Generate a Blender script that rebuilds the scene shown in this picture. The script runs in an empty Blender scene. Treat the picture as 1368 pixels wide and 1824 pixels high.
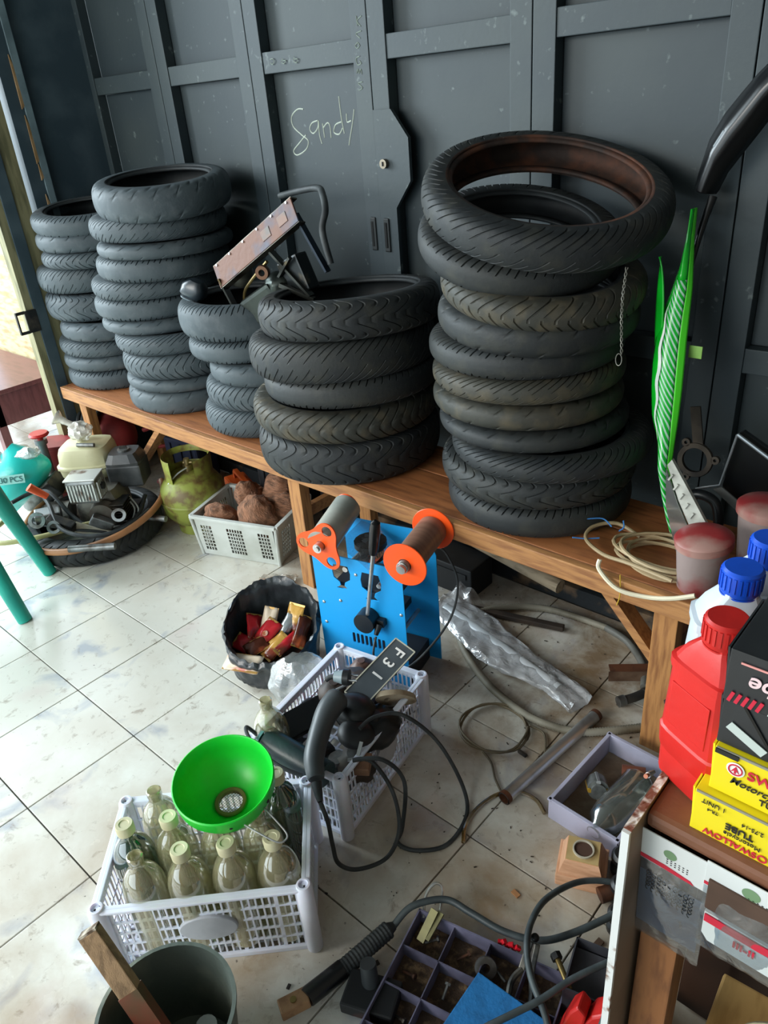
import bpy, bmesh, math, random
from mathutils import Vector, Matrix, Euler, noise
random.seed(7)
SC = bpy.context.scene
COL = SC.collection
PI = math.pi
R_ = math.radians

# ---------------------------------------------------------------- camera
cam_data = bpy.data.cameras.new('camera')
cam = bpy.data.objects.new('camera', cam_data)
COL.objects.link(cam)
_r = Vector((0.746906, 0.660288, -0.078428)); _d = Vector((0.268769, -0.407683, -0.872673)); _f = Vector((-0.608189, 0.630726, -0.481966))
M_ = Matrix(((_r.x, -_d.x, -_f.x), (_r.y, -_d.y, -_f.y), (_r.z, -_d.z, -_f.z)))
cam.matrix_world = Matrix.Translation(Vector((2.190956, -0.599065, 1.463896))) @ M_.to_4x4()
cam_data.sensor_fit = 'HORIZONTAL'
cam_data.sensor_width = 36.0
cam_data.lens = 1348.911 * 36.0 / 1368.0
cam_data.clip_start = 0.02
SC.camera = cam

# ---------------------------------------------------------------- world, lights, exposure
world = bpy.data.worlds.new('overcast_sky'); SC.world = world
world.use_nodes = True
wn = world.node_tree
bg = wn.nodes['Background']
bg.inputs[0].default_value = (0.80, 0.93, 1.0, 1)
bg.inputs[1].default_value = 1.2

def area(name, loc, target, sx, sy, power, color):
    l = bpy.data.lights.new(name, 'AREA'); l.shape = 'RECTANGLE'
    l.size = sx; l.size_y = sy; l.energy = power; l.color = color
    o = bpy.data.objects.new(name, l); COL.objects.link(o)
    o.location = loc
    o.rotation_euler = (Vector(target) - Vector(loc)).to_track_quat('-Z', 'Y').to_euler()
    return o
# daylight entering through the open left side and the open shop front behind the camera
area('daylight_left_opening', (-3.9, -1.0, 2.3), (-0.6, 0.5, 0.2), 2.6, 2.2, 120, (0.80, 0.93, 1.0))
area('daylight_shop_front', (-0.6, -3.8, 2.6), (0.4, 0.6, 0.2), 3.0, 1.6, 72, (1.0, 0.955, 0.88))

SC.view_settings.view_transform = 'Standard'
SC.view_settings.look = 'None'
SC.view_settings.gamma = 1.0
SC.view_settings.use_curve_mapping = False
SC.view_settings.exposure = 1.42

# ---------------------------------------------------------------- materials
MATS = {}
def lin(h):
    h = h.lstrip('#')
    v = [int(h[i:i+2], 16) / 255 for i in (0, 2, 4)]
    return tuple(x / 12.92 if x <= 0.04045 else ((x + 0.055) / 1.055) ** 2.4 for x in v)
def mat(name, c, rough=0.5, metal=0.0, c2=None, nscale=8.0, lo=0.45, hi=0.65, bump=0.0, bscale=60.0,
        spec=0.5, trans=0.0, alpha=1.0, stretch=None, coat=0.0, sss=0.0, detail=6.0, world=False):
    """one procedural material: base colour mixed with a second colour by noise, plus fine bump"""
    if name in MATS: return MATS[name]
    m = bpy.data.materials.new(name); m.use_nodes = True
    nt = m.node_tree; N = nt.nodes; L = nt.links
    b = N['Principled BSDF']
    if isinstance(c, str): c = lin(c)
    b.inputs['Roughness'].default_value = rough
    b.inputs['Metallic'].default_value = metal
    b.inputs['Specular IOR Level'].default_value = spec
    b.inputs['Transmission Weight'].default_value = trans
    b.inputs['Alpha'].default_value = alpha
    b.inputs['Coat Weight'].default_value = coat
    if sss:
        b.inputs['Subsurface Weight'].default_value = sss
        b.inputs['Subsurface Scale'].default_value = 0.02
    b.inputs['Base Color'].default_value = (*c, 1)
    tc = N.new('ShaderNodeTexCoord')
    src = tc.outputs['Object']
    if world:
        g = N.new('ShaderNodeNewGeometry'); src = g.outputs['Position']
    if stretch:
        mp = N.new('ShaderNodeMapping'); mp.inputs['Scale'].default_value = stretch
        L.new(src, mp.inputs[0]); src = mp.outputs[0]
    if c2 is not None:
        if isinstance(c2, str): c2 = lin(c2)
        n = N.new('ShaderNodeTexNoise'); n.inputs['Scale'].default_value = nscale; n.inputs['Detail'].default_value = detail
        L.new(src, n.inputs['Vector'])
        r = N.new('ShaderNodeMapRange'); r.inputs['From Min'].default_value = lo; r.inputs['From Max'].default_value = hi
        L.new(n.outputs['Fac'], r.inputs['Value'])
        mx = N.new('ShaderNodeMix'); mx.data_type = 'RGBA'
        L.new(r.outputs[0], mx.inputs['Factor'])
        mx.inputs[6].default_value = (*c, 1); mx.inputs[7].default_value = (*c2, 1)
        L.new(mx.outputs[2], b.inputs['Base Color'])
    if bump:
        n2 = N.new('ShaderNodeTexNoise'); n2.inputs['Scale'].default_value = bscale; n2.inputs['Detail'].default_value = 4
        L.new(src, n2.inputs['Vector'])
        bp = N.new('ShaderNodeBump'); bp.inputs['Strength'].default_value = bump; bp.inputs['Distance'].default_value = 0.004
        L.new(n2.outputs['Fac'], bp.inputs['Height']); L.new(bp.outputs[0], b.inputs['Normal'])
    MATS[name] = m
    return m
def clear_mat(name, tint, gloss=0.08, haze=0.1, hazecol='#cfd6d8', rough=0.05, crinkle=0.0, streak=0.0):
    """thin clear glass or plastic film: mostly transparent, fresnel gloss, a little haze of dust"""
    if name in MATS: return MATS[name]
    m = bpy.data.materials.new(name); m.use_nodes = True
    nt = m.node_tree; N = nt.nodes; L = nt.links
    N.remove(N['Principled BSDF']); out = N['Material Output']
    t = N.new('ShaderNodeBsdfTransparent'); t.inputs[0].default_value = (*lin(tint), 1)
    g = N.new('ShaderNodeBsdfGlossy'); g.inputs['Roughness'].default_value = rough
    d = N.new('ShaderNodeBsdfDiffuse'); d.inputs[0].default_value = (*lin(hazecol), 1)
    lw = N.new('ShaderNodeLayerWeight'); lw.inputs[0].default_value = 0.35
    mr = N.new('ShaderNodeMapRange'); mr.inputs['To Min'].default_value = gloss; mr.inputs['To Max'].default_value = 0.75
    L.new(lw.outputs['Facing'], mr.inputs['Value'])
    tc = N.new('ShaderNodeTexCoord')
    n = N.new('ShaderNodeTexNoise'); n.inputs['Scale'].default_value = 9; n.inputs['Detail'].default_value = 6
    L.new(tc.outputs['Object'], n.inputs['Vector'])
    hz = N.new('ShaderNodeMapRange'); hz.inputs['From Min'].default_value = 0.35; hz.inputs['From Max'].default_value = 0.7
    hz.inputs['To Min'].default_value = haze * 0.5; hz.inputs['To Max'].default_value = min(1, haze * 1.6)
    L.new(n.outputs['Fac'], hz.inputs['Value'])
    m1 = N.new('ShaderNodeMixShader'); L.new(hz.outputs[0], m1.inputs[0]); L.new(t.outputs[0], m1.inputs[1]); L.new(d.outputs[0], m1.inputs[2])
    m2 = N.new('ShaderNodeMixShader'); L.new(mr.outputs[0], m2.inputs[0]); L.new(m1.outputs[0], m2.inputs[1]); L.new(g.outputs[0], m2.inputs[2])
    L.new(m2.outputs[0], out.inputs[0])
    if crinkle:
        n2 = N.new('ShaderNodeTexNoise'); n2.inputs['Scale'].default_value = 28; n2.inputs['Detail'].default_value = 3
        n2.inputs['Distortion'].default_value = 1.2
        L.new(tc.outputs['Object'], n2.inputs['Vector'])
        bp = N.new('ShaderNodeBump'); bp.inputs['Strength'].default_value = crinkle; bp.inputs['Distance'].default_value = 0.01
        L.new(n2.outputs['Fac'], bp.inputs['Height'])
        L.new(bp.outputs[0], g.inputs['Normal']); L.new(bp.outputs[0], lw.inputs['Normal']); L.new(bp.outputs[0], d.inputs['Normal'])
    MATS[name] = m
    return m

# ---------------------------------------------------------------- mesh helpers
def smooth_path(pts, sub=6, closed=False):
    P = [Vector(p) for p in pts]; n = len(P); out = []
    rng = range(n) if closed else range(n - 1)
    for i in rng:
        p0 = P[(i-1) % n] if (closed or i > 0) else P[0]
        p1 = P[i]; p2 = P[(i+1) % n]
        p3 = P[(i+2) % n] if (closed or i + 2 < n) else P[-1]
        for k in range(sub):
            t = k / sub
            out.append(0.5 * ((2*p1) + (p2-p0)*t + (2*p0-5*p1+4*p2-p3)*t*t + (3*p1-p0-3*p2+p3)*t*t*t))
    if not closed: out.append(P[-1].copy())
    return out
class MB:
    def __init__(s): s.bm = bmesh.new()
    def add(s, verts, faces):
        vs = [s.bm.verts.new(v) for v in verts]
        for f in faces:
            try: s.bm.faces.new([vs[i] for i in f])
            except ValueError: pass
        return vs
    def box(s, c, size, rot=None, bevel=0.0, taper=1.0):
        x, y, z = size[0]/2, size[1]/2, size[2]/2
        M = rot.to_matrix() if isinstance(rot, Euler) else (rot if rot is not None else Matrix.Identity(3))
        vs = []
        for sz in (-1, 1):
            k = taper if sz > 0 else 1
            for sx, sy in ((-1,-1),(1,-1),(1,1),(-1,1)):
                vs.append(M @ Vector((sx*x*k, sy*y*k, sz*z)) + Vector(c))
        v = s.add(vs, [(3,2,1,0),(4,5,6,7),(0,1,5,4),(1,2,6,5),(2,3,7,6),(3,0,4,7)])
        if bevel:
            es = set()
            for a in v:
                for e in a.link_edges: es.add(e)
            bmesh.ops.bevel(s.bm, geom=list(es), offset=bevel, segments=2, affect='EDGES', profile=0.6)
        return s
    def bar(s, p0, p1, w, h, up=(0,0,1), bevel=0.0):
        """rectangular bar from p0 to p1, w across, h along up"""
        a, b = Vector(p0), Vector(p1); d = (b - a); L = d.length; d.normalize()
        u = Vector(up); sd = u.cross(d)
        if sd.length < 1e-4: sd = Vector((1,0,0)).cross(d)
        sd.normalize(); u = d.cross(sd)
        M = Matrix((sd, d, u)).transposed()
        return s.box((a+b)/2, (w, L, h), M, bevel)
    def cyl(s, p0, p1, r0, r1=None, n=16, caps=True):
        return s.tube([p0, p1], [r0, r0 if r1 is None else r1], n, caps=caps)
    def tube(s, pts, r, n=10, closed=False, caps=True):
        P = [Vector(p) for p in pts]; m = len(P)
        rr = r if isinstance(r, (list, tuple)) else [r]*m
        T = []
        for i in range(m):
            a = P[(i-1) % m] if (closed or i > 0) else P[i]
            b = P[(i+1) % m] if (closed or i < m-1) else P[i]
            t = b - a
            T.append(t.normalized() if t.length > 1e-9 else Vector((0,0,1)))
        up = Vector((0,0,1)) if abs(T[0].z) < 0.9 else Vector((1,0,0))
        u = (up - T[0]*up.dot(T[0])).normalized()
        rings = []
        for i in range(m):
            u = (u - T[i]*u.dot(T[i]))
            u = u.normalized() if u.length > 1e-6 else Vector((1,0,0))
            v = T[i].cross(u)
            rings.append([s.bm.verts.new(P[i] + (u*math.cos(2*PI*k/n) + v*math.sin(2*PI*k/n))*rr[i]) for k in range(n)])
        q = m if closed else m-1
        for i in range(q):
            A = rings[i]; B = rings[(i+1) % m]
            for k in range(n):
                s.bm.faces.new((A[k], A[(k+1) % n], B[(k+1) % n], B[k]))
        if caps and not closed:
            s.bm.faces.new(list(reversed(rings[0]))); s.bm.faces.new(rings[-1])
        return s
    def lathe(s, prof, n=32, c=(0,0,0), M=None, wob=None, a0=0.0, a1=2*PI):
        """prof: list of (r, z); M rotates, c moves"""
        full = abs(a1 - a0 - 2*PI) < 1e-6
        cnt = n if full else n+1
        rings = []
        M = M.to_matrix() if isinstance(M, Euler) else (M or Matrix.Identity(3))
        for j, (r, z) in enumerate(prof):
            ring = []
            for k in range(cnt):
                a = a0 + (a1-a0)*k/n
                rr = r if wob is None else r*(1+wob(a, j))
                ring.append(s.bm.verts.new(M @ Vector((rr*math.cos(a), rr*math.sin(a), z)) + Vector(c)))
            rings.append(ring)
        for A, B in zip(rings, rings[1:]):
            for k in range(n):
                k2 = (k+1) % cnt
                if not full and k+1 > n: continue
                s.bm.faces.new((A[k], A[k2], B[k2], B[k]))
        return s
    def cap(s, r, z, n=32, c=(0,0,0), M=None, flip=False):
        M = M.to_matrix() if isinstance(M, Euler) else (M or Matrix.Identity(3))
        vs = [s.bm.verts.new(M @ Vector((r*math.cos(2*PI*k/n), r*math.sin(2*PI*k/n), z)) + Vector(c)) for k in range(n)]
        s.bm.faces.new(vs if not flip else list(reversed(vs)))
        return s
    def prism(s, poly, t, M=None, c=(0,0,0)):
        """poly: (x,y) outline, extruded t along +z, then M and c"""
        M = M.to_matrix() if isinstance(M, Euler) else (M or Matrix.Identity(3))
        n = len(poly)
        a = [s.bm.verts.new(M @ Vector((x, y, 0)) + Vector(c)) for x, y in poly]
        b = [s.bm.verts.new(M @ Vector((x, y, t)) + Vector(c)) for x, y in poly]
        s.bm.faces.new(list(reversed(a))); s.bm.faces.new(b)
        for k in range(n): s.bm.faces.new((a[k], a[(k+1) % n], b[(k+1) % n], b[k]))
        return s
    def sphere(s, c, r, seg=16, ring=10, sc=(1,1,1), M=None, nz=0.0, nsc=8.0):
        M = M.to_matrix() if isinstance(M, Euler) else (M or Matrix.Identity(3))
        g = bmesh.ops.create_uvsphere(s.bm, u_segments=seg, v_segments=ring, radius=1.0)
        for v in g['verts']:
            k = 1.0 + (nz * noise.noise(v.co*nsc*0.3 + Vector(c)*7) if nz else 0)
            v.co = M @ Vector((v.co.x*r*sc[0]*k, v.co.y*r*sc[1]*k, v.co.z*r*sc[2]*k)) + Vector(c)
        return s
    def loft(s, secs, n=20, p=4.0, M=None, c=(0,0,0), caps=True):
        """secs: (z, half x, half y, centre x, centre y); superellipse sections"""
        M = M.to_matrix() if isinstance(M, Euler) else (M or Matrix.Identity(3))
        rings = []
        for z, hx, hy, cx, cy in secs:
            ring = []
            for k in range(n):
                a = 2*PI*k/n + PI/n
                ca, sa = math.cos(a), math.sin(a)
                q = (abs(ca)**p + abs(sa)**p) ** (-1/p)
                ring.append(s.bm.verts.new(M @ Vector((cx+hx*ca*q, cy+hy*sa*q, z)) + Vector(c)))
            rings.append(ring)
        for A, B in zip(rings, rings[1:]):
            for k in range(n): s.bm.faces.new((A[k], A[(k+1) % n], B[(k+1) % n], B[k]))
        if caps: s.bm.faces.new(list(reversed(rings[0]))); s.bm.faces.new(rings[-1])
        return s
    def sheet(s, fn, nu, nv, closed_u=False):
        V = [[s.bm.verts.new(fn(i/nu, j/nv)) for j in range(nv+1)] for i in range(nu if closed_u else nu+1)]
        for i in range(nu):
            for j in range(nv):
                A = V[i]; B = V[(i+1) % len(V)]
                s.bm.faces.new((A[j], B[j], B[j+1], A[j+1]))
        return s
    def build(s, name, m, parent=None, smooth=False, solid=0.0, angle=40, bev=0.0):
        me = bpy.data.meshes.new(name)
        bmesh.ops.recalc_face_normals(s.bm, faces=s.bm.faces[:])
        s.bm.to_mesh(me); s.bm.free()
        if smooth:
            for p in me.polygons: p.use_smooth = True
            me.set_sharp_from_angle(angle=R_(angle))
        if m is not None: me.materials.append(m)
        o = bpy.data.objects.new(name, me); COL.objects.link(o)
        if parent is not None: o.parent = parent
        if solid:
            md = o.modifiers.new('solid', 'SOLIDIFY'); md.thickness = solid; md.offset = 0
        if bev:
            md = o.modifiers.new('bevel', 'BEVEL'); md.width = bev; md.segments = 2; md.limit_method = 'ANGLE'
        return o
def tag(o, label=None, cat=None, group=None, kind=None):
    if label: o['label'] = label
    if cat: o['category'] = cat
    if group: o['group'] = group
    if kind: o['kind'] = kind
    return o
def thing(name, label, cat, loc=(0,0,0), rz=0.0, group=None, rot=None):
    o = bpy.data.objects.new(name, None); COL.objects.link(o)
    o.empty_display_size = 0.05
    o.location = loc; o.rotation_euler = rot if rot else (0, 0, rz)
    return tag(o, label, cat, group)
def text_obj(name, s, size, loc, rot, m, parent=None, ext=0.0004, align='CENTER', shear=0.0, sx=1.0, bold=0.0):
    cu = bpy.data.curves.new(name, 'FONT'); cu.body = s; cu.size = size; cu.extrude = ext; cu.offset = bold
    cu.align_x = align; cu.align_y = 'CENTER'; cu.shear = shear
    t = bpy.data.objects.new(name, cu); COL.objects.link(t)
    bpy.context.view_layer.update()
    me = bpy.data.meshes.new_from_object(t)
    bpy.data.objects.remove(t)
    me.materials.clear(); me.materials.append(m)
    o = bpy.data.objects.new(name, me); COL.objects.link(o)
    o.location = loc; o.rotation_euler = rot; o.scale = (sx, 1, 1)
    if parent is not None: o.parent = parent
    return o

# ---------------------------------------------------------------- shared materials
wood = mat('bench_timber', '#ab7948', 0.6, c2='#8a5b36', nscale=6, stretch=(1.5, 14, 14), bump=0.25, bscale=40)
woodv = mat('leg_timber', '#ad7a47', 0.6, c2='#875832', nscale=6, stretch=(14, 14, 1.5), bump=0.2, bscale=40)
door_m = mat('dark_painted_door', '#29353a', 0.58, c2='#364040', nscale=3.0, lo=0.4, hi=0.75, bump=0.12, bscale=90, world=True)
panel_m = mat('dark_painted_panel', '#253136', 0.58, c2='#313b3c', nscale=2.5, lo=0.4, hi=0.7, bump=0.1, bscale=70, world=True)
black_plastic = mat('black_plastic', '#15181a', 0.4, c2='#2a2d2e', nscale=14, lo=0.5, hi=0.8)
black_gloss = mat('black_gloss', '#0c0e10', 0.28, coat=0.15, spec=0.4)
black_rubber = mat('black_rubber', '#262b2d', 0.6, c2='#3a3f40', nscale=20)
chrome = mat('worn_chrome', '#c4c7c7', 0.3, 0.8, c2='#8d8378', nscale=16, lo=0.5, hi=0.8)
steel = mat('dull_steel', '#8b8f8f', 0.4, 0.8, c2='#54504b', nscale=18)
rust = mat('rusty_steel', '#6b4028', 0.75, 0.3, c2='#33251d', nscale=14, bump=0.4, bscale=60)
dark_metal = mat('greasy_dark_metal', '#2a2b2b', 0.45, 0.6, c2='#4f4840', nscale=20, bump=0.3)
orange_p = mat('orange_plastic', '#ff5a1c', 0.35)
blue_p = mat('blue_powder_coat', '#189fe6', 0.45, bump=0.1, bscale=200)
red_p = mat('red_plastic', '#c01f1a', 0.42, c2='#ab1b17', nscale=8, bump=0.12, bscale=70)
white_p = mat('white_plastic', '#d4dadd', 0.4, c2='#bcc3c6', nscale=6)
crate_m = mat('lilac_white_crate_plastic', '#e2e6f4', 0.4, c2='#d0d3dc', nscale=7, lo=0.5, hi=0.75, sss=0.1)
white_txt = mat('white_print', '#e6e6e2', 0.6)
red_txt = mat('red_print', '#c51f3a', 0.5)
black_txt = mat('black_print', '#1c1b18', 0.6)
# ================================================================ SETTING
YW = 1.25          # face of the folding doors
grout = mat('grout', '#5d564c', 0.85, c2='#3a342d', nscale=5, world=True)
def tile_material():
    m = bpy.data.materials.new('glazed_marble_tile'); m.use_nodes = True
    nt = m.node_tree; N = nt.nodes; L = nt.links; b = N['Principled BSDF']
    g = N.new('ShaderNodeNewGeometry'); oi = N.new('ShaderNodeObjectInfo')
    def noise_(scale, lo, hi, vec=None, det=6, dist=0.0, rough=0.5):
        n = N.new('ShaderNodeTexNoise'); n.inputs['Scale'].default_value = scale; n.inputs['Detail'].default_value = det
        n.inputs['Distortion'].default_value = dist; n.inputs['Roughness'].default_value = rough
        L.new(vec or g.outputs['Position'], n.inputs['Vector'])
        r = N.new('ShaderNodeMapRange'); r.inputs['From Min'].default_value = lo; r.inputs['From Max'].default_value = hi
        L.new(n.outputs['Fac'], r.inputs['Value']); return r.outputs[0]
    def mixc(f, a, c):
        x = N.new('ShaderNodeMix'); x.data_type = 'RGBA'
        if isinstance(f, float): x.inputs['Factor'].default_value = f
        else: L.new(f, x.inputs['Factor'])
        if isinstance(a, tuple): x.inputs[6].default_value = (*a, 1)
        else: L.new(a, x.inputs[6])
        x.inputs[7].default_value = (*c, 1); return x.outputs[2]
    def mul(a, b_):
        x = N.new('ShaderNodeMath'); x.operation = 'MULTIPLY'; x.use_clamp = True
        for i, v in enumerate((a, b_)):
            if isinstance(v, float): x.inputs[i].default_value = v
            else: L.new(v, x.inputs[i])
        return x.outputs[0]
    # glaze clouds, shifted per tile
    off = N.new('ShaderNodeVectorMath'); off.operation = 'ADD'
    sc = N.new('ShaderNodeVectorMath'); sc.operation = 'SCALE'; sc.inputs[0].default_value = (37, 19, 3)
    L.new(oi.outputs['Random'], sc.inputs['Scale']); L.new(g.outputs['Position'], off.inputs[0]); L.new(sc.outputs[0], off.inputs[1])
    base = lin('#dedfd6')
    c1 = mixc(mul(noise_(5.5, 0.56, 0.68, off.outputs[0], 5, 0.6), 0.75), base, lin('#9aa6b8'))
    c2 = mixc(mul(noise_(3.0, 0.62, 0.75, off.outputs[0], 4), 0.35), c1, lin('#cdb0b0'))
    # worn-in dirt, heavier toward the back wall and the right
    sx = N.new('ShaderNodeSeparateXYZ'); L.new(g.outputs['Position'], sx.inputs[0])
    def ramp(o, a, b_):
        r = N.new('ShaderNodeMapRange'); r.inputs['From Min'].default_value = a; r.inputs['From Max'].default_value = b_
        L.new(o, r.inputs['Value']); return r.outputs[0]
    gx = ramp(sx.outputs['X'], 0.1, 1.35); gy = ramp(sx.outputs['Y'], 0.25, 0.95)
    ad = N.new('ShaderNodeMath'); ad.operation = 'MAXIMUM'; L.new(gx, ad.inputs[0]); L.new(gy, ad.inputs[1])
    c3 = mixc(mul(mul(noise_(3.2, 0.34, 0.66, None, 8, 0.3, 0.62), ad.outputs[0]), 0.95), c2, lin('#a28a6c'))
    sm_ = mul(ramp(sx.outputs['X'], 0.95, 1.35), ramp(sx.outputs['Y'], 0.40, 0.75))
    c3 = mixc(mul(mul(noise_(5.5, 0.42, 0.60, None, 8, 0.4, 0.65), sm_), 0.85), c3, lin('#846a4b'))
    c4 = mixc(mul(noise_(24, 0.57, 0.70, None, 8, 0.5, 0.7), 0.6), c3, lin('#7d6a55'))
    c5 = mixc(mul(noise_(70, 0.70, 0.76, None, 5, 0.2), 0.8), c4, lin('#3d342b'))
    L.new(c5, b.inputs['Base Color'])
    rr = N.new('ShaderNodeMapRange'); rr.inputs['To Min'].default_value = 0.16; rr.inputs['To Max'].default_value = 0.42
    L.new(mul(noise_(7, 0.35, 0.7), ad.outputs[0]), rr.inputs['Value']); L.new(rr.outputs[0], b.inputs['Roughness'])
    n = N.new('ShaderNodeTexNoise'); n.inputs['Scale'].default_value = 9; L.new(g.outputs['Position'], n.inputs['Vector'])
    bp = N.new('ShaderNodeBump'); bp.inputs['Strength'].default_value = 0.12; bp.inputs['Distance'].default_value = 0.004
    L.new(n.outputs['Fac'], bp.inputs['Height']); L.new(bp.outputs[0], b.inputs['Normal'])
    return m
tile_m = tile_material()
for m_ in (door_m, panel_m):      # chips and chalky specks in the paint
    nt = m_.node_tree; N = nt.nodes; L = nt.links; b = N['Principled BSDF']
    src = b.inputs['Base Color'].links[0].from_socket
    g = N.new('ShaderNodeNewGeometry'); n = N.new('ShaderNodeTexNoise'); n.inputs['Scale'].default_value = 34; n.inputs['Detail'].default_value = 5
    L.new(g.outputs['Position'], n.inputs['Vector'])
    r = N.new('ShaderNodeMapRange'); r.inputs['From Min'].default_value = 0.66; r.inputs['From Max'].default_value = 0.74; r.inputs['To Max'].default_value = 0.55
    L.new(n.outputs['Fac'], r.inputs['Value'])
    x = N.new('ShaderNodeMix'); x.data_type = 'RGBA'; L.new(r.outputs[0], x.inputs['Factor']); L.new(src, x.inputs[6])
    x.inputs[7].default_value = (*lin('#6c7775'), 1); L.new(x.outputs[2], b.inputs['Base Color'])
floor = MB().box((-0.15, -1.15, -0.035), (6.6, 4.9, 0.05)).build('floor', grout); tag(floor, kind='structure')
tm = MB().box((0, 0, 0), (0.2966, 0.2966, 0.012), bevel=0.0012)
t0 = tm.build('tile', tile_m, floor)
first = True
for i in range(-9, 10):
    for j in range(-6, 4):
        c = Vector((0.3*i+0.15, 0.3*j+0.15, -0.006))
        o = t0 if first else t0.copy()
        if not first: COL.objects.link(o); o.parent = floor
        first = False
        o.location = c + Vector((0, 0, random.uniform(-0.0006, 0)))
outside = MB().box((-5.6, 0, -0.07), (4.2, 9, 0.05)).build('trim_1', mat('outdoor_concrete', '#b9bcb4', 0.8, c2='#9da099', world=True)); tag(outside, kind='structure')

# folding doors: each leaf = stiles, rails and a sunk panel
gaps = [-1.05, -0.535, -0.015, 0.51, 1.043, 1.572, 2.10, 2.63]
for k in range(len(gaps)-1):
    a, b_ = gaps[k]+0.0015, gaps[k+1]-0.0015
    leaf = thing('door_%d' % (k+1), None, None, ((a+b_)/2, YW, 0)); leaf['kind'] = 'structure'
    w = b_ - a; h = 2.75; sw = 0.062
    MB().box((-w/2+sw/2, 0.02, h/2+0.06), (sw, 0.04, h), bevel=0.002).build('stile', door_m, leaf)
    MB().box((w/2-sw/2, 0.02, h/2+0.06), (sw, 0.04, h), bevel=0.002).build('stile', door_m, leaf)
    zs = [(0.06, 0.16), (0.81, 0.87), (1.548, 1.608), (2.25, 2.31), (2.71, 2.81)]
    for z0, z1 in zs:
        MB().box((0, 0.0215, (z0+z1)/2), (w-2*sw, 0.036, z1-z0), bevel=0.002).build('rail', door_m, leaf)
    for (z0, z1), (z2, z3) in zip(zs, zs[1:]):
        MB().box((0, 0.045, (z1+z2)/2), (w-2*sw-0.001, 0.008, z2-z1-0.001)).build('panel', panel_m, leaf)
    if k == 2:
        chalk = mat('chalk', '#c6d0c2', 0.9)
        strokes = [[(0.171,1.441),(0.144,1.442),(0.112,1.423),(0.113,1.394),(0.15,1.367),(0.177,1.349),(0.162,1.324),(0.117,1.308),(0.101,1.321),(0.131,1.342),(0.17,1.367)],[(0.231,1.406),(0.204,1.4),(0.191,1.383),(0.205,1.37),(0.228,1.385),(0.235,1.406),(0.233,1.365),(0.24,1.339)],[(0.252,1.397),(0.255,1.356)],[(0.254,1.385),(0.275,1.398),(0.284,1.387),(0.284,1.355)],[(0.336,1.398),(0.31,1.391),(0.299,1.371),(0.321,1.364),(0.339,1.381)],[(0.335,1.468),(0.337,1.417),(0.344,1.365)],[(0.361,1.42),(0.361,1.397),(0.379,1.4)],[(0.395,1.43),(0.383,1.392),(0.367,1.352),(0.36,1.332)],[(0.088,1.586),(0.102,1.587),(0.107,1.579),(0.096,1.572),(0.089,1.578)],[(0.149,1.584),(0.141,1.576),(0.15,1.57),(0.161,1.577),(0.148,1.578)],[(0.202,1.585),(0.196,1.574),(0.208,1.568),(0.215,1.577),(0.202,1.578)],[(0.473,1.66),(0.475,1.636)],[(0.493,1.658),(0.475,1.648),(0.487,1.634)],[(0.47,1.597),(0.461,1.59),(0.467,1.583),(0.477,1.589),(0.47,1.597)],[(0.488,1.623),(0.467,1.618),(0.482,1.606)],[(0.474,1.563),(0.459,1.558),(0.464,1.543),(0.478,1.545),(0.472,1.552)],[(0.457,1.522),(0.463,1.532),(0.466,1.521),(0.474,1.531),(0.477,1.518)],[(0.477,1.499),(0.46,1.496),(0.475,1.484),(0.46,1.478)],[(-0.31,1.56),(-0.291,1.585)]]
        x0 = (a+b_)/2
        m1 = MB(); m2 = MB()
        for n_, st in enumerate(strokes):
            if n_ >= 18: continue
            on_panel = n_ < 8
            yy = 0.0405 if on_panel else -0.0008
            P = smooth_path([(x-x0, yy, z) for x, z in st], 5) if len(st) > 2 else [Vector((x-x0, yy, z)) for x, z in st]
            (m1 if on_panel else m2).tube(P, 0.0019 if on_panel else 0.0013, 4)
        o = m1.build('chalk_writing', chalk, leaf); o['label'] = 'handwritten chalk word Sandy'
        o = m2.build('chalk_marks', mat('faint_chalk', '#8d9a90', 0.9), leaf)
        # sunk pull handle
        MB().box((w/2-0.033, -0.001, 1.08), (0.022, 0.006, 0.10), bevel=0.004).build('pull_handle', mat('worn_black', '#1a1f20', 0.6), leaf)
        MB().box((w/2-0.036, -0.0035, 1.08), (0.010, 0.004, 0.075), bevel=0.002).build('handle_slot', mat('slot_black', '#050606', 0.8), leaf)
    if k == 3:
        # lock plate with cut corners
        P = [(0.0, 0.90), (0.068, 0.90), (0.068, 1.16), (0.128, 1.235), (0.128, 1.35), (0.068, 1.425), (0.0, 1.425)]
        MB().prism([(x-w/2, z) for x, z in P], 0.012, Matrix(((1,0,0),(0,0,1),(0,1,0))), (0.004, -0.009, 0)).build('lock_plate', door_m, leaf)
        MB().cyl((-w/2+0.04, -0.022, 1.283), (-w/2+0.04, -0.008, 1.283), 0.013, n=20).build('lock_cylinder', mat('brass_worn', '#7d7465', 0.4, 0.8), leaf)
        MB().box((-w/2+0.04, -0.0235, 1.283), (0.003, 0.004, 0.012)).build('keyhole', black_plastic, leaf)
        MB().box((-w/2+0.028, -0.011, 1.08), (0.022, 0.006, 0.10), bevel=0.004).build('pull_handle', mat('worn_black', '#1a1f20', 0.6), leaf)
        MB().box((-w/2+0.026, -0.0145, 1.08), (0.010, 0.004, 0.075), bevel=0.002).build('handle_slot', mat('slot_black', '#050606', 0.8), leaf)
sill = MB().box((1.0, 1.235, 0.03), (4.4, 0.07, 0.06), bevel=0.004).build('trim_2', mat('flaking_sill', '#1c2226', 0.8, c2='#6b5640', nscale=9, lo=0.55, hi=0.66, bump=0.5, world=True)); tag(sill, kind='structure')
wall_back = MB().box((1.0, 1.36, 1.45), (5.0, 0.06, 2.9)).build('wall_back', mat('wall_backing', '#20282a', 0.8)); tag(wall_back, kind='structure')
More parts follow.
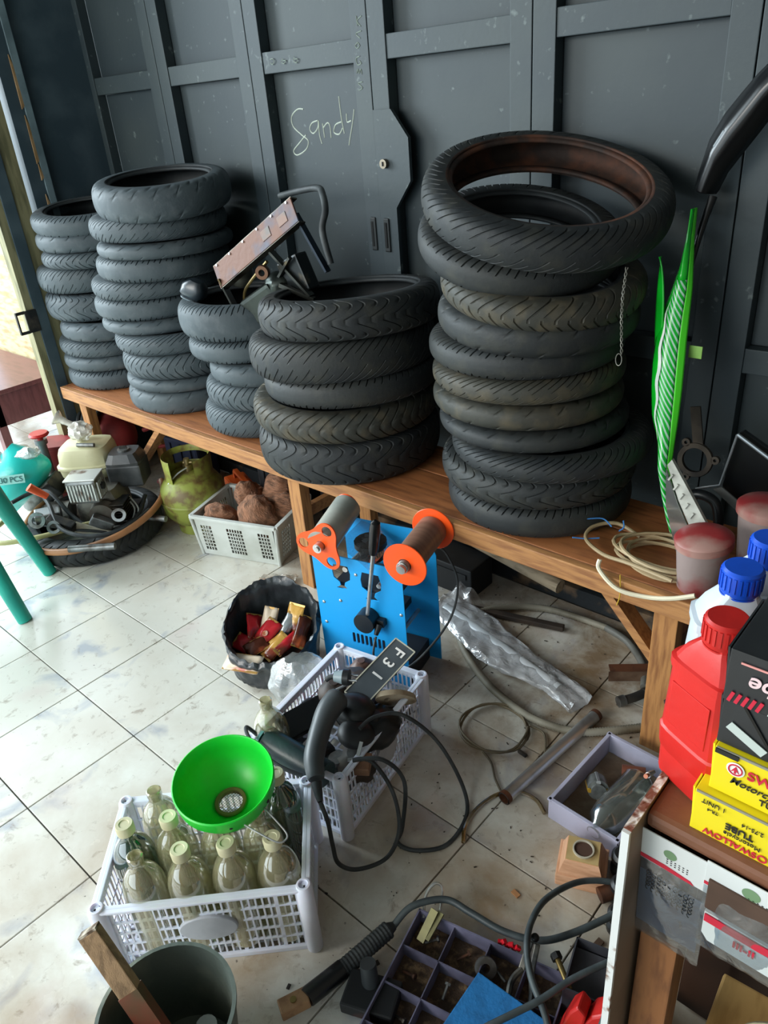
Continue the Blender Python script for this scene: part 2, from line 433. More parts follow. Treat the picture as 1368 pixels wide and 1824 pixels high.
plaster = mat('plaster', '#57524a', 0.85, c2='#474239', world=True)
o = MB().box((2.5, -1.15, 1.45), (0.1, 5.0, 2.9)).build('wall_right_blocker', plaster); tag(o, kind='structure')  # unseen wall, set close and dark to block light from the right
o = MB().box((0.4, -1.15, 2.94), (5.7, 5.0, 0.08)).build('ceiling', mat('ceiling_board', '#6a6c6a', 0.9, world=True)); tag(o, kind='structure')

# left side: the folded leaf, its frame posts and the gap to the outside
XL = -1.02
dark_post = mat('dark_post', '#33444d', 0.6, c2='#45555d', nscale=7, world=True)
olive = mat('olive_timber', '#8a8462', 0.7, c2='#686548', nscale=5, stretch=(10, 10, 1.5), world=True)
wl = thing('wall_left', None, None, (XL, 0, 0)); wl['kind'] = 'structure'
MB().box((-0.02, 1.115, 1.45), (0.04, 0.28, 2.9)).build('door_leaf', dark_post, wl)
MB().box((-0.015, 0.960, 1.45), (0.07, 0.03, 2.9), bevel=0.002).build('stile', mat('grey_stile', '#73878d', 0.6, c2='#5a6c72', world=True), wl)
MB().box((-0.02, 0.915, 1.45), (0.07, 0.058, 2.9)).build('post', dark_post, wl)
MB().box((-0.01, 0.833, 1.45), (0.05, 0.058, 2.9)).build('post', olive, wl)
MB().box((-0.005, 0.779, 1.45), (0.05, 0.049, 2.9), bevel=0.002).build('post', dark_post, wl)
MB().box((-0.01, 0.738, 1.45), (0.05, 0.032, 2.9)).build('post', olive, wl)
spl = mat('splintered_wood', '#a3855f', 0.8, c2='#80643f', nscale=10)
for (z0, z1, y0) in ((1.52, 1.70, 0.936), (1.33, 1.50, 0.936), (1.16, 1.22, 0.934), (1.27, 1.33, 0.937)):
    MB().prism([(0, z0), (0.012, z0+0.01), (0.010, z1-0.03), (0.003, z1)], 0.006, Matrix(((0,0,1),(1,0,0),(0,1,0))), (0.014, y0-0.002, 0)).build('splinter', spl, wl)
hasp = MB()
hasp.box((0.018, 0.735, 0.76), (0.008, 0.05, 0.09), bevel=0.002)
hasp.bar((0.018, 0.712, 0.80), (0.018, 0.675, 0.80), 0.006, 0.012).bar((0.018, 0.712, 0.72), (0.018, 0.675, 0.72), 0.006, 0.012).bar((0.018, 0.675, 0.715), (0.018, 0.675, 0.805), 0.006, 0.012, up=(1,0,0))
hasp.build('hasp', dark_metal, wl)
ply = MB().box((-1.98, 1.12, 1.05), (1.15, 0.02, 1.7)).build('plywood_board', mat('pale_plywood', '#b8a984', 0.7, c2='#9a845c', nscale=4, stretch=(3, 3, 12), world=True))  # pale beige ply, grain tone varied by noise
tag(ply, 'pale plywood board standing outside behind the low brown table', 'board')

# low brown table outside the left opening
brown_gloss = mat('brown_lacquer', '#6b3c3c', 0.3, c2='#5a2f2f', nscale=5, stretch=(2, 10, 2))
lt = thing('low_table', 'low glossy brown table outside the left opening', 'table', (-2.0, 0.87, 0))
MB().box((0, 0.0, 0.34), (0.80, 0.42, 0.022), bevel=0.003).build('tabletop', brown_gloss, lt)
MB().box((0.37, 0, 0.25), (0.03, 0.38, 0.16)).build('apron', brown_gloss, lt)
MB().box((0, -0.18, 0.25), (0.70, 0.03, 0.16)).build('apron', brown_gloss, lt)
for sx, sy in ((1, -1), (1, 1), (-1, -1), (-1, 1)):
    MB().box((0.36*sx, 0.175*sy, 0.165), (0.05, 0.04, 0.33)).build('leg', brown_gloss, lt)

# ================================================================ BENCH
BZ = 0.475
bench = thing('bench', 'long light timber bench along the dark doors carrying the tyre stacks', 'bench', (0, 0, 0))
MB().box((0.46, 0.864, BZ-0.011), (2.86, 0.178, 0.022), bevel=0.003).build('plank', mat('bench_top', '#a5683c', 0.6, c2='#84502e', nscale=5, stretch=(1.5, 12, 12), bump=0.2), bench)
MB().box((0.46, 1.038, BZ-0.011), (2.86, 0.16, 0.022), bevel=0.003).build('plank', mat('bench_top', ''), bench)
MB().box((0.46, 0.762, BZ-0.026), (2.86, 0.022, 0.052), bevel=0.003).build('edge_rail', wood, bench)
MB().box((0.46, 1.13, BZ-0.045), (2.86, 0.022, 0.045), bevel=0.003).build('edge_rail', wood, bench)
def leg(x, y, w=0.055, d=0.04): MB().box((x, y, (BZ-0.022)/2), (w, d, BZ-0.022), bevel=0.002).build('leg', woodv, bench)
for x in (-0.86, 0.475, 1.70):
    leg(x, 0.795); leg(x, 1.10)
MB().bar((-0.50, 0.80, 0.225), (-0.26, 0.80, 0.44), 0.022, 0.045, up=(0,1,0)).build('brace', wood, bench)
MB().bar((-0.44, 1.09, 0.40), (-0.26, 1.09, 0.20), 0.022, 0.045, up=(0,1,0)).build('brace', wood, bench)
MB().bar((1.535, 0.80, 0.43), (1.68, 0.80, 0.27), 0.022, 0.045, up=(0,1,0)).build('brace', wood, bench)
MB().bar((1.55, 1.05, 0.43), (1.70, 1.05, 0.23), 0.022, 0.045, up=(0,1,0)).build('brace', mat('dark_timber', '#5a3a28', 0.7, c2='#412a1e'), bench)
MB().bar((1.70, 0.82, 0.28), (1.70, 1.09, 0.28), 0.022, 0.04).build('stretcher', mat('dark_timber', ''), bench)
MB().bar((0.475, 0.82, 0.28), (0.475, 1.09, 0.28), 0.022, 0.04).build('stretcher', wood, bench)

# ================================================================ TYRES
def tyre_mat(nm, c, c2, dirt, dlo=0.5):
    m = mat(nm, c, 0.62, c2=c2, nscale=6, lo=0.4, hi=0.7, bump=0.15, bscale=120, spec=0.4)
    nt = m.node_tree; N = nt.nodes; L = nt.links; b = N['Principled BSDF']
    src = b.inputs['Base Color'].links[0].from_socket
    n = N.new('ShaderNodeTexNoise'); n.inputs['Scale'].default_value = 22; n.inputs['Detail'].default_value = 7
    tc = N.new('ShaderNodeTexCoord'); L.new(tc.outputs['Object'], n.inputs['Vector'])
    r = N.new('ShaderNodeMapRange'); r.inputs['From Min'].default_value = dlo; r.inputs['From Max'].default_value = 0.75
    r.inputs['To Max'].default_value = 0.7
    L.new(n.outputs['Fac'], r.inputs['Value'])
    x = N.new('ShaderNodeMix'); x.data_type = 'RGBA'; L.new(r.outputs[0], x.inputs['Factor']); L.new(src, x.inputs[6])
    x.inputs[7].default_value = (*lin(dirt), 1); L.new(x.outputs[2], b.inputs['Base Color'])
    return m
tyA = tyre_mat('tyre_rubber_grey', '#3e484d', '#4a5458', '#596064', 0.5)
tyB = tyre_mat('tyre_rubber_dark_shaded', '#212527', '#2a2d2c', '#3b3b34', 0.5)  # darkened to put shade into the right-hand stacks; floor tyre shares it
tyC = tyre_mat('tyre_rubber_muddy', '#32342f', '#3c3a32', '#5d5440', 0.48)
bead_dark = mat('bead_rubber', '#23282b', 0.6, c2='#33383a', nscale=10)
bead_rust = mat('bead_rusty', '#2b1e18', 0.75, c2='#5a3420', nscale=14, lo=0.45, hi=0.7, bump=0.4)
liner_m = mat('tyre_inside', '#15191b', 0.45)
PAT = {  # (groove, from angle, to angle) for the two groove columns; shear amount, shear kind, pitches
    'slash': ((12, 78), (30, 85), 0.30, 'lin', 34, 0.0030),
    'ticks': ((34, 80), (48, 86), 0.10, 'lin', 36, 0.0042),
    'swoosh': ((4, 62), (40, 84), 0.34, 'sin', 24, 0.0030),
    'chevron': ((2, 84), (14, 60), 0.22, 'abs', 26, 0.0032),
    'worn': ((30, 66), (60, 82), 0.20, 'lin', 20, 0.0022),
    'blocks': ((8, 86), (8, 86), 0.12, 'abs', 36, 0.0034),
}
_tm = {}
def tyre_mesh(pat, Rr, w):
    key = (pat, round(Rr, 3), round(w, 3))
    if key in _tm: return _tm[key]
    g1, g2, sh, kind, N_, dep = PAT[pat]
    cols = [0, .035, .085, .12, .31, .5, .535, .585, .62, .81]
    gcol = {1: 1, 2: 1, 6: 2, 7: 2}
    rc = Rr - 0.046; hw = w/2
    angs = [-96, -90, -84, -76, -67, -58, -49, -40, -31, -22, -13, -5, 5, 13, 22, 31, 40, 49, 58, 67, 76, 84, 90, 96]
    bm = bmesh.new(); rows = []
    for ai, A in enumerate(angs):
        a = R_(A)
        r = rc + (Rr-rc)*max(0, math.cos(a))**0.62 if abs(A) < 90 else rc - 0.006*(abs(A)-90)/6
        z = hw*math.copysign(abs(math.sin(a))**0.85, a)
        u = abs(A)/90
        s = {'lin': u, 'abs': u, 'sin': math.sin(u*PI*1.1)*0.6 + u*0.3}[kind] * sh
        if kind == 'lin': s = s*math.copysign(1, A)
        row = []
        for p in range(N_):
            for ci, cc in enumerate(cols):
                half = 0.5 if A < 0 and kind != 'abs' else 0
                th = 2*PI*(p+cc+half*0)/N_ + s
                d = 0
                if ci in gcol:
                    g = g1 if gcol[ci] == 1 else g2
                    if A < 0: g = g2 if gcol[ci] == 1 else g1
                    if g[0] <= abs(A) <= g[1]: d = dep
                rr = r - d*max(0.25, math.cos(a)); zz = z - math.copysign(d*abs(math.sin(a))*0.8, z)
                row.append(bm.verts.new((rr*math.cos(th), rr*math.sin(th), zz)))
        rows.append(row)
    for A_, B_ in zip(rows, rows[1:]):
        n = len(A_)
        for k in range(n): bm.faces.new((A_[k], A_[(k+1) % n], B_[(k+1) % n], B_[k]))
    me = bpy.data.meshes.new('tyre'); bm.to_mesh(me); bm.free()
    for p in me.polygons: p.use_smooth = True
    me.set_sharp_from_angle(angle=R_(38))
    # sidewall, bead and inside as a child part
    b = MB(); e = rc-0.006; bd = Rr-0.066
    for sg in (1, -1):
        b.lathe([(e+0.001, sg*hw*0.995), (e-0.006, sg*(hw*0.99)), (bd+0.012, sg*hw*0.86), (bd+0.006, sg*(hw*0.86+0.003)), (bd, sg*hw*0.84), (bd-0.002, sg*hw*0.74), (bd+0.004, sg*hw*0.66), (bd+0.02, sg*hw*0.72), (rc, sg*hw*0.8)], 64)
    b.lathe([(rc, -hw*0.8), (rc+0.02, -hw*0.7), (Rr-0.012, -hw*0.4), (Rr-0.008, 0), (Rr-0.012, hw*0.4), (rc+0.02, hw*0.7), (rc, hw*0.8)], 64)
    mb = bpy.data.meshes.new('bead'); b.bm.to_mesh(mb); b.bm.free()
    for p in mb.polygons: p.use_smooth = True
    _tm[key] = (me, mb)
    return _tm[key]
def set_mat(me, m):
    me.materials.clear(); me.materials.append(m)
def tyre(x, y, z, Rr, w, pat, m, label, group, rot=(0,0,0), bead=None, name='tyre'):
    me, mb = tyre_mesh(pat, Rr, w)
    o = bpy.data.objects.new(name, me); COL.objects.link(o)
    if not me.materials: me.materials.append(m)
    c = bpy.data.objects.new('bead', mb); COL.objects.link(c); c.parent = o
    if not mb.materials: mb.materials.append(bead or bead_dark)
    o.material_slots[0].link = 'OBJECT'; o.material_slots[0].material = m
    c.material_slots[0].link = 'OBJECT'; c.material_slots[0].material = bead or bead_dark
    o.location = (x, y, z)
    o.rotation_euler = (Euler((rot[0], rot[1], 0)).to_matrix() @ Matrix.Rotation(rot[2], 3, 'Z')).to_euler()
    return tag(o, label, 'tyre', group)
ORD = ['topmost', 'second from top', 'third from top', 'fourth from top', 'fifth from top', 'sixth from top',
       'seventh from top', 'eighth from top', 'ninth from top', 'tenth from top', 'bottom']
LOOK = {'slash': 'slanted grooves', 'ticks': 'short edge slits', 'swoosh': 'long swooping grooves', 'chevron': 'arrow grooves', 'worn': 'nearly bald tread', 'blocks': 'close cut tread'}
def stack(rows, yc, ztop, where, group, m):
    n = len(rows)
    for i, row in enumerate(rows):
        xc, zb, Rr, pat = row[:4]
        zt = ztop if i == 0 else rows[i-1][1]
        opt = row[4] if len(row) > 4 else {}
        w = opt.get('w', min(0.125, max(0.05, (zt-zb)))) 
        zc = (zt+zb)/2 if 'w' not in opt else zb + w/2
        rx, ry = opt.get('rot', (random.uniform(-0.6, 0.6), random.uniform(-0.6, 0.6)))
        o_ = 'bottom' if i == n-1 else ORD[i]
        tyre(xc, yc + opt.get('dy', 0), zc, Rr, round(w, 2) if 'w' not in opt else w, pat, opt.get('m', m),
             '%s tyre, %s, %s of the %s' % (opt.get('look', 'black'), LOOK[pat], o_, where), group,
             (R_(rx), R_(ry), random.uniform(0, 6)), opt.get('bead'))
Z0 = 0.475
stack([(1.245, 1.193, 0.278, 'slash', {'w': 0.088, 'rot': (11, 16), 'bead': bead_rust, 'look': 'large rusty-rimmed'}),
       (1.177, 1.108, 0.238, 'ticks', {'w': 0.075, 'rot': (10, 14.5)}), (1.24, 1.022, 0.238, 'chevron', {'w': 0.07, 'm': tyC, 'look': 'muddy', 'rot': (6, 9)}), (1.228, 0.947, 0.238, 'worn', {'w': 0.075, 'rot': (3, 4.5)}),
       (1.196, 0.875, 0.238, 'ticks'), (1.203, 0.815, 0.238, 'slash', {'m': tyC}), (1.202, 0.75, 0.238, 'worn', {'m': tyC, 'look': 'dusty'}),
       (1.22, 0.70, 0.238, 'worn'), (1.273, 0.64, 0.25, 'slash', {'look': 'brown-stained'}), (1.237, 0.558, 0.25, 'swoosh'), (1.242, Z0, 0.24, 'ticks')],
      0.99, 1.28, 'rightmost stack', 'tyres in the rightmost stack', tyB)
stack([(0.633, 0.887, 0.262, 'swoosh', {'w': 0.105, 'rot': (-2.5, -4)}), (0.590, 0.77, 0.278, 'slash', {'w': 0.115, 'rot': (-2, -3.5), 'look': 'wide'}),
       (0.614, 0.70, 0.262, 'ticks', {'w': 0.08, 'rot': (-2, -2.5)}), (0.578, 0.607, 0.285, 'chevron', {'m': tyC, 'look': 'brown dusty'}), (0.58, Z0, 0.285, 'swoosh', {'w': 0.13, 'look': 'wide'})],
      0.95, 1.03, 'stack behind the blue machine', 'tyres in the middle stack', tyB)
stack([(0.092, 0.805, 0.218, 'ticks', {'w': 0.115, 'look': 'wide open-topped'}), (0.110, 0.735, 0.212, 'ticks'), (0.185, 0.665, 0.20, 'worn'),
       (0.150, 0.58, 0.205, 'chevron'), (0.125, Z0, 0.21, 'slash')],
      0.985, 0.915, 'stack under the metal bracket', 'tyres in the stack under the metal bracket', tyA)
stack([(-0.272, 1.172, 0.235, 'worn', {'w': 0.11, 'rot': (4, 4)}), (-0.334, 1.088, 0.24, 'slash'), (-0.316, 1.036, 0.24, 'worn'), (-0.351, 0.961, 0.24, 'ticks'),
       (-0.423, 0.890, 0.24, 'slash'), (-0.446, 0.812, 0.235, 'ticks'), (-0.422, 0.768, 0.235, 'worn'), (-0.358, 0.698, 0.235, 'slash'),
       (-0.337, 0.61, 0.235, 'chevron'), (-0.339, 0.56, 0.235, 'worn'), (-0.353, Z0, 0.235, 'worn')],
      1.0, 1.28, 'second stack from left', 'tyres in the second stack from the left', tyA)
stack([(-0.807, 1.10, 0.225, 'ticks', {'w': 0.075, 'rot': (4, 4)}), (-0.81, 1.028, 0.225, 'worn'), (-0.803, 0.965, 0.225, 'chevron'), (-0.89, 0.866, 0.225, 'slash'),
       (-0.88, 0.758, 0.225, 'swoosh', {'w': 0.105}), (-0.81, 0.683, 0.225, 'worn'), (-0.86, 0.614, 0.225, 'slash'), (-0.855, 0.556, 0.225, 'worn'), (-0.855, Z0, 0.225, 'ticks')],
      1.0, 1.175, 'leftmost stack', 'tyres in the leftmost stack', tyA)
# ================================================================ LEFT: pump engine, stool, gas cylinder
def frame_pt(o, rz):
    c, s = math.cos(R_(rz)), math.sin(R_(rz))
    return lambda x, y, z=0: (o[0]+c*x-s*y, o[1]+s*x+c*y, z)
EO = (-0.52, 0.52); ERZ = 41.5; EP = frame_pt(EO, ERZ)
tyre(*EP(0.02, 0.0)[:2], 0.052, 0.268, 0.10, 'chevron', tyB, 'black tyre lying flat on the floor under the petrol engine', None, (0, 0, 1.0), name='tyre')
eng = thing('petrol_engine', 'small petrol engine with cream fuel tank and black air cleaner', 'engine', (EO[0], EO[1], 0.075), R_(ERZ)); eng.scale = (0.95, 0.95, 0.88)
cream = mat('cream_tank', '#c9c6a0', 0.4, c2='#a9a37c', nscale=7, lo=0.5, hi=0.75)
MB().loft([(0.19, 0.10, 0.085, 0, 0), (0.205, 0.108, 0.092, 0, 0), (0.235, 0.112, 0.095, 0, 0), (0.24, 0.118, 0.10, 0, 0), (0.25, 0.118, 0.10, 0, 0), (0.255, 0.108, 0.092, 0, 0), (0.30, 0.104, 0.088, 0, 0), (0.325, 0.095, 0.08, 0, 0), (0.335, 0.075, 0.06, 0, 0)], 28, 5, c=(0.03, 0.10, 0)).build('fuel_tank', cream, eng, smooth=True)
g = MB().box((0.09, -0.13, 0.225), (0.12, 0.10, 0.105), bevel=0.012).build('muffler', steel, eng)
b = MB()
for k in range(9): b.box((0.04+k*0.0125, -0.182, 0.225), (0.005, 0.006, 0.075))
for k in range(6): b.box((0.152, -0.165+k*0.014, 0.225), (0.006, 0.005, 0.075))
b.box((0.09, -0.13, 0.281), (0.124, 0.104, 0.006), bevel=0.002)
b.build('muffler_guard', mat('guard_metal', '#c8cac6', 0.35, 0.6, c2='#6b5548', nscale=12, lo=0.55, hi=0.65), eng)
MB().cyl((0.152, -0.13, 0.23), (0.162, -0.13, 0.23), 0.016).build('exhaust_outlet', black_plastic, eng)
air = MB().box((0.20, 0.05, 0.20), (0.14, 0.12, 0.10), bevel=0.008)
air.loft([(0.25, 0.072, 0.062, 0.20, 0.05), (0.262, 0.074, 0.064, 0.20, 0.05), (0.30, 0.055, 0.05, 0.20, 0.05)], 20, 6)
ac = air.build('air_cleaner', mat('air_cleaner_black', '#33373a', 0.45, c2='#4a4d4e', nscale=15), eng)
MB().cyl((0.20, 0.05, 0.30), (0.20, 0.05, 0.308), 0.025).build('wing_plate', steel, ac)
MB().bar((0.185, 0.05, 0.314), (0.215, 0.05, 0.314), 0.006, 0.014).build('wing_nut', dark_metal, ac)
MB().loft([(0.02, 0.075, 0.07, 0.10, -0.03), (0.05, 0.10, 0.085, 0.10, -0.03), (0.12, 0.10, 0.085, 0.10, -0.03), (0.18, 0.07, 0.07, 0.10, -0.03)], 20, 4).build('engine_block', mat('cast_alloy', '#77736a', 0.5, 0.5, c2='#3c3833', nscale=14, bump=0.4), eng, smooth=True)
fins = MB()
for k in range(7): fins.box((0.17, -0.10, 0.06+k*0.013), (0.10, 0.09, 0.004))
fins.build('cooling_fins', dark_metal, eng)
MB().cyl((0.13, -0.12, 0.10), (0.13, -0.155, 0.10), 0.055, 0.05, 28).build('recoil_cover', mat('recoil_grey', '#6a675e', 0.5, 0.4, c2='#4b4038'), eng, smooth=True)
MB().prism([(0.02, 0.02), (0.15, 0.02), (0.16, 0.035), (0.06, 0.075), (0.03, 0.09), (0.015, 0.07)], 0.008, Matrix(((1,0,0),(0,0,1),(0,1,0))), (0, -0.18, 0)).build('front_bracket', mat('cream_bracket', '#c8c4b2', 0.5, c2='#8f8570'), eng)
MB().box((0.05, 0.02, 0.012), (0.30, 0.20, 0.02), bevel=0.003).build('base_plate', dark_metal, eng)
MB().cyl((-0.15, -0.02, 0.06), (-0.05, -0.02, 0.06), 0.045, n=24).cyl((-0.17, -0.02, 0.06), (-0.15, -0.02, 0.06), 0.03).build('pump_head', mat('pump_alloy', '#8d8c86', 0.45, 0.6, c2='#3e3a36', nscale=10), eng)
b = MB()
b.tube(smooth_path([(-0.18, 0.0, 0.15), (-0.10, -0.05, 0.17), (0.0, -0.12, 0.08), (0.12, -0.17, 0.03), (0.24, -0.12, 0.05), (0.26, 0.0, 0.10)]), 0.009, 8)
b.tube(smooth_path([(-0.20, -0.10, 0.06), (-0.08, -0.15, 0.06), (0.05, -0.18, 0.05), (0.18, -0.16, 0.03), (0.25, -0.06, 0.06)]), 0.007, 8)
b.build('black_pipes', black_rubber, eng, smooth=True)
b = MB(); b.tube(smooth_path([(0.20, -0.05, 0.12), (0.235, -0.08, 0.08), (0.22, -0.12, 0.03)]), 0.003, 6); b.tube(smooth_path([(0.21, -0.04, 0.12), (0.25, -0.08, 0.08), (0.235, -0.12, 0.03)]), 0.003, 6)
b.build('ignition_wires', white_p, eng)
MB().cyl((-0.13, -0.14, 0.25), (-0.08, -0.12, 0.19), 0.018, 0.013).build('orange_grip', orange_p, eng, smooth=True)

for k, (x, y, z, w, d, h, rz, c) in enumerate(((-0.10, -0.12, 0.10, 0.10, 0.06, 0.05, 20, steel), (-0.03, -0.17, 0.085, 0.12, 0.04, 0.04, -15, dark_metal), (0.13, -0.17, 0.075, 0.09, 0.03, 0.05, 10, steel), (-0.14, 0.06, 0.14, 0.08, 0.10, 0.10, 5, dark_metal))):
    MB().box((x, y, z), (w, d, h), Euler((0.2, 0.3*k, R_(rz))), bevel=0.006).build('pump_casting', c, eng)
for (x, y, z, r) in ((-0.13, -0.16, 0.10, 0.035), (-0.05, -0.20, 0.085, 0.028), (0.20, -0.16, 0.10, 0.03)):
    MB().lathe([(r*0.55, -0.006), (r*0.95, -0.006), (r, 0), (r*0.95, 0.006), (r*0.55, 0.006), (r*0.55, -0.006)], 24, (x, y, z), Euler((R_(65), R_(15), 0))).build('pulley_ring', steel, eng, smooth=True)
brown_hose = mat('brown_hose', '#a9764c', 0.5, c2='#7f5636', nscale=7)
pts = [EP(0.275*math.cos(a)+0.04, 0.27*math.sin(a)-0.01, 0.125+0.03*math.cos(a)+0.03*math.sin(a)) for a in [R_(x) for x in range(100, 390, 24)]]
tag(MB().tube(smooth_path(pts, 5), 0.0125, 10).build('thick_hose', brown_hose, smooth=True), 'thick brown hose curled around the petrol engine', 'hose')
pts = [EP(*p) for p in [(-0.33, 0.0, 0.10), (-0.34, -0.12, 0.10), (-0.25, -0.22, 0.115), (-0.10, -0.20, 0.12), (0.02, -0.15, 0.125), (0.16, -0.10, 0.125)]]
tag(MB().tube(smooth_path(pts, 6), 0.010, 10).build('cream_hose', mat('cream_hose', '#b9b07a', 0.5, c2='#8b8650'), smooth=True), 'cream yellow hose trailing left of the engine over the floor tyre', 'hose')
pts = [EP(*p) for p in [(-0.25, -0.06, 0.20), (-0.18, 0.0, 0.21), (-0.1, -0.08, 0.20), (-0.02, -0.20, 0.15), (0.1, -0.24, 0.13), (0.22, -0.20, 0.13), (0.28, -0.08, 0.14)]]
tag(MB().tube(smooth_path(pts, 6), 0.008, 8).build('black_cable_loop', black_rubber, smooth=True), 'black cable loop draped in front of the petrol engine', 'cable')
tag(MB().cyl(EP(0.04, -0.30, 0.115), EP(0.21, -0.30, 0.115), 0.013).build('steel_tube', steel, smooth=True), 'short steel tube poking out in front of the floor tyre', 'pipe')
tag(MB().cyl(EP(0.22, -0.08, 0.115), EP(0.35, -0.12, 0.115), 0.012).build('steel_tube', steel, smooth=True), 'short grey tube pointing at the green gas cylinder', 'pipe')
# plastic bag on the tank
bagm = clear_mat('milky_bag', '#f2f3f0', 0.05, 0.7, '#ece8de', 0.25, crinkle=0.35)
bg_ = MB().sphere(EP(0.02, 0.10, 0.41), 0.045, 24, 16, (1.1, 0.95, 0.85), nz=0.3, nsc=9)
bg_.tube(smooth_path([EP(0.0, 0.10, 0.435), EP(-0.03, 0.10, 0.455), EP(-0.06, 0.10, 0.475)]), [0.012]*6+[0.014]*3+[0.02, 0.026, 0.03, 0.03][:4], 12)
tag(bg_.build('plastic_bag', bagm, smooth=True), 'small knotted clear plastic bag on top of the cream fuel tank', 'bag')
tag(MB().cyl(EP(0.02, 0.04, 0.378), EP(0.09, 0.03, 0.376), 0.008).build('metal_rod', steel, smooth=True), 'small metal rod lying on the cream fuel tank', 'rod')

# teal product bag at the far left
teal = mat('teal_film', '#27c4bd', 0.3, c2='#7fe0da', nscale=5, lo=0.55, hi=0.75, bump=0.6, bscale=14)
tb = thing('teal_package', 'teal plastic package of goods at the left edge behind the green stool', 'package', EP(-0.30, 0.10, 0.0), R_(ERZ))
def tbf(u, v):
    a = 2*PI*u; r = math.sin(PI*min(max(v, 0.02), 0.98))**0.5
    k = 1 + 0.10*noise.noise(Vector((math.cos(a)*2, math.sin(a)*2, v*4)))
    return Vector((0.15*r*math.cos(a)*k, 0.10*r*math.sin(a)*k, 0.11 + 0.24*v + 0.03*math.cos(a)))
MB().sheet(tbf, 32, 18, True).build('film', teal, tb, smooth=True)
b = MB()
for k in range(5): b.sphere((-0.10+0.05*k, -0.02, 0.33+0.012*math.sin(k*2)), 0.045, 14, 10, (1, 0.8, 0.5), nz=0.3)
b.build('white_wrap', clear_mat('white_wrap', '#f0f6f6', 0.12, 0.6, '#e4f0f0', 0.2, crinkle=0.8), tb, smooth=True)
text_obj('package_text', '30 PCS', 0.030, (0.045, -0.104, 0.27), (R_(70), 0, R_(8)), mat('teal_print', '#0e5a5c', 0.5), tb)
MB().box((0.045, -0.100, 0.27), (0.10, 0.002, 0.035), Euler((R_(-20), 0, R_(8)))).build('paper_label', mat('label_pale', '#9fded8', 0.5), tb)

# teal plastic stool
teal_s = mat('teal_plastic', '#0f9f8c', 0.42, c2='#0a8f80', nscale=6, bump=0.1)
st = thing('plastic_stool', 'teal green plastic stool whose legs stand at the left edge', 'stool', (-0.46, -0.02, 0))
def sl(p0, p1): MB().tube([p0, Vector(p0).lerp(Vector(p1), 0.5), p1], [0.024, 0.028, 0.034], 12).build('leg', teal_s, st, smooth=True)
sl((0.278, 0.088, 0), (0.17, 0.05, 0.42)); sl((0.06, 0.29, 0), (0.0, 0.20, 0.42)); sl((-0.29, -0.09, 0), (-0.17, -0.05, 0.42)); sl((-0.07, -0.29, 0), (-0.01, -0.20, 0.42))
MB().lathe([(0, 0.44), (0.20, 0.44), (0.222, 0.43), (0.222, 0.405), (0.214, 0.405), (0.21, 0.425), (0, 0.43)], 40).build('seat', teal_s, st, smooth=True)

# things outside / at the doorway behind the engine
tank = thing('air_tank', 'grey metal canister with red handwheel left of the cream tank', 'canister', EP(-0.36, 0.30, 0), R_(ERZ))
MB().lathe([(0, 0), (0.045, 0), (0.052, 0.01), (0.052, 0.25), (0.045, 0.275), (0.02, 0.285), (0, 0.285)], 28).build('body', steel, tank, smooth=True)
MB().cyl((0.11, 0, 0.0), (0.11, 0, 0.29), 0.018).cyl((0.11, 0, 0.29), (0.11, 0, 0.31), 0.026).build('valve_column', mat('column_grey', '#77787a', 0.4, 0.5), tank, smooth=True)
MB().lathe([(0.012, 0.325), (0.036, 0.325), (0.042, 0.332), (0.036, 0.34), (0.012, 0.34), (0.012, 0.325)], 24, (0.11, 0, 0)).cyl((0.11, 0, 0.31), (0.11, 0, 0.34), 0.012).build('handwheel', red_p, tank, smooth=True)
dark_red = mat('dull_red_paint', '#8f2f30', 0.5, c2='#6e2426', nscale=8)
tbx = thing('red_toolbox', 'dull red metal box behind the knotted plastic bag', 'toolbox', EP(-0.20, 0.42, 0), R_(ERZ+6))
MB().box((0, 0, 0.12), (0.20, 0.14, 0.24), bevel=0.006).build('body', dark_red, tbx)
MB().box((0, 0, 0.245), (0.206, 0.146, 0.014), bevel=0.004).build('lid', dark_red, tbx)
MB().box((0, -0.074, 0.21), (0.03, 0.008, 0.03), bevel=0.002).build('latch', mat('latch_red', '#a04444', 0.4), tbx)
rm = thing('red_motor', 'red rounded machine housing with black coil beside the bench leg', 'machine', EP(-0.06, 0.56, 0), R_(ERZ))
MB().sphere((0, 0, 0.20), 0.12, 28, 18, (1.0, 0.8, 0.95)).build('housing', dark_red, rm, smooth=True)
MB().box((0, 0, 0.05), (0.16, 0.12, 0.10), bevel=0.006).build('foot', dark_red, rm)
cb = MB()
for k in range(5): cb.tube([(-0.10 + k*0.02, 0.05*math.cos(a)-0.02, 0.29+0.035*math.sin(a)) for a in [2*PI*i/20 for i in range(20)]], 0.009, 8, closed=True)
cb.build('coil', black_rubber, rm, smooth=True)

# gas cylinder
gm = mat('gas_cylinder_green', '#8b9440', 0.5, c2='#6b5a30', nscale=22, lo=0.45, hi=0.62, bump=0.2)
gc = thing('gas_cylinder', 'small scuffed green gas cylinder with collar and valve', 'gas cylinder', (-0.215, 0.825, 0), R_(ERZ))
prof = [(0, 0.03), (0.06, 0.032), (0.10, 0.05), (0.122, 0.085), (0.127, 0.13), (0.126, 0.15), (0.122, 0.185), (0.10, 0.22), (0.06, 0.24), (0.02, 0.246), (0, 0.247)]
MB().lathe(prof, 40).build('body', gm, gc, smooth=True)
MB().lathe([(0.1275, 0.128), (0.1295, 0.131), (0.1295, 0.139), (0.127, 0.142)], 40).build('weld_band', gm, gc, smooth=True)
MB().lathe([(0.078, 0.0), (0.082, 0.0), (0.084, 0.045), (0.078, 0.045), (0.078, 0.0)], 36).build('foot_ring', gm, gc, smooth=True)
col_ = MB()
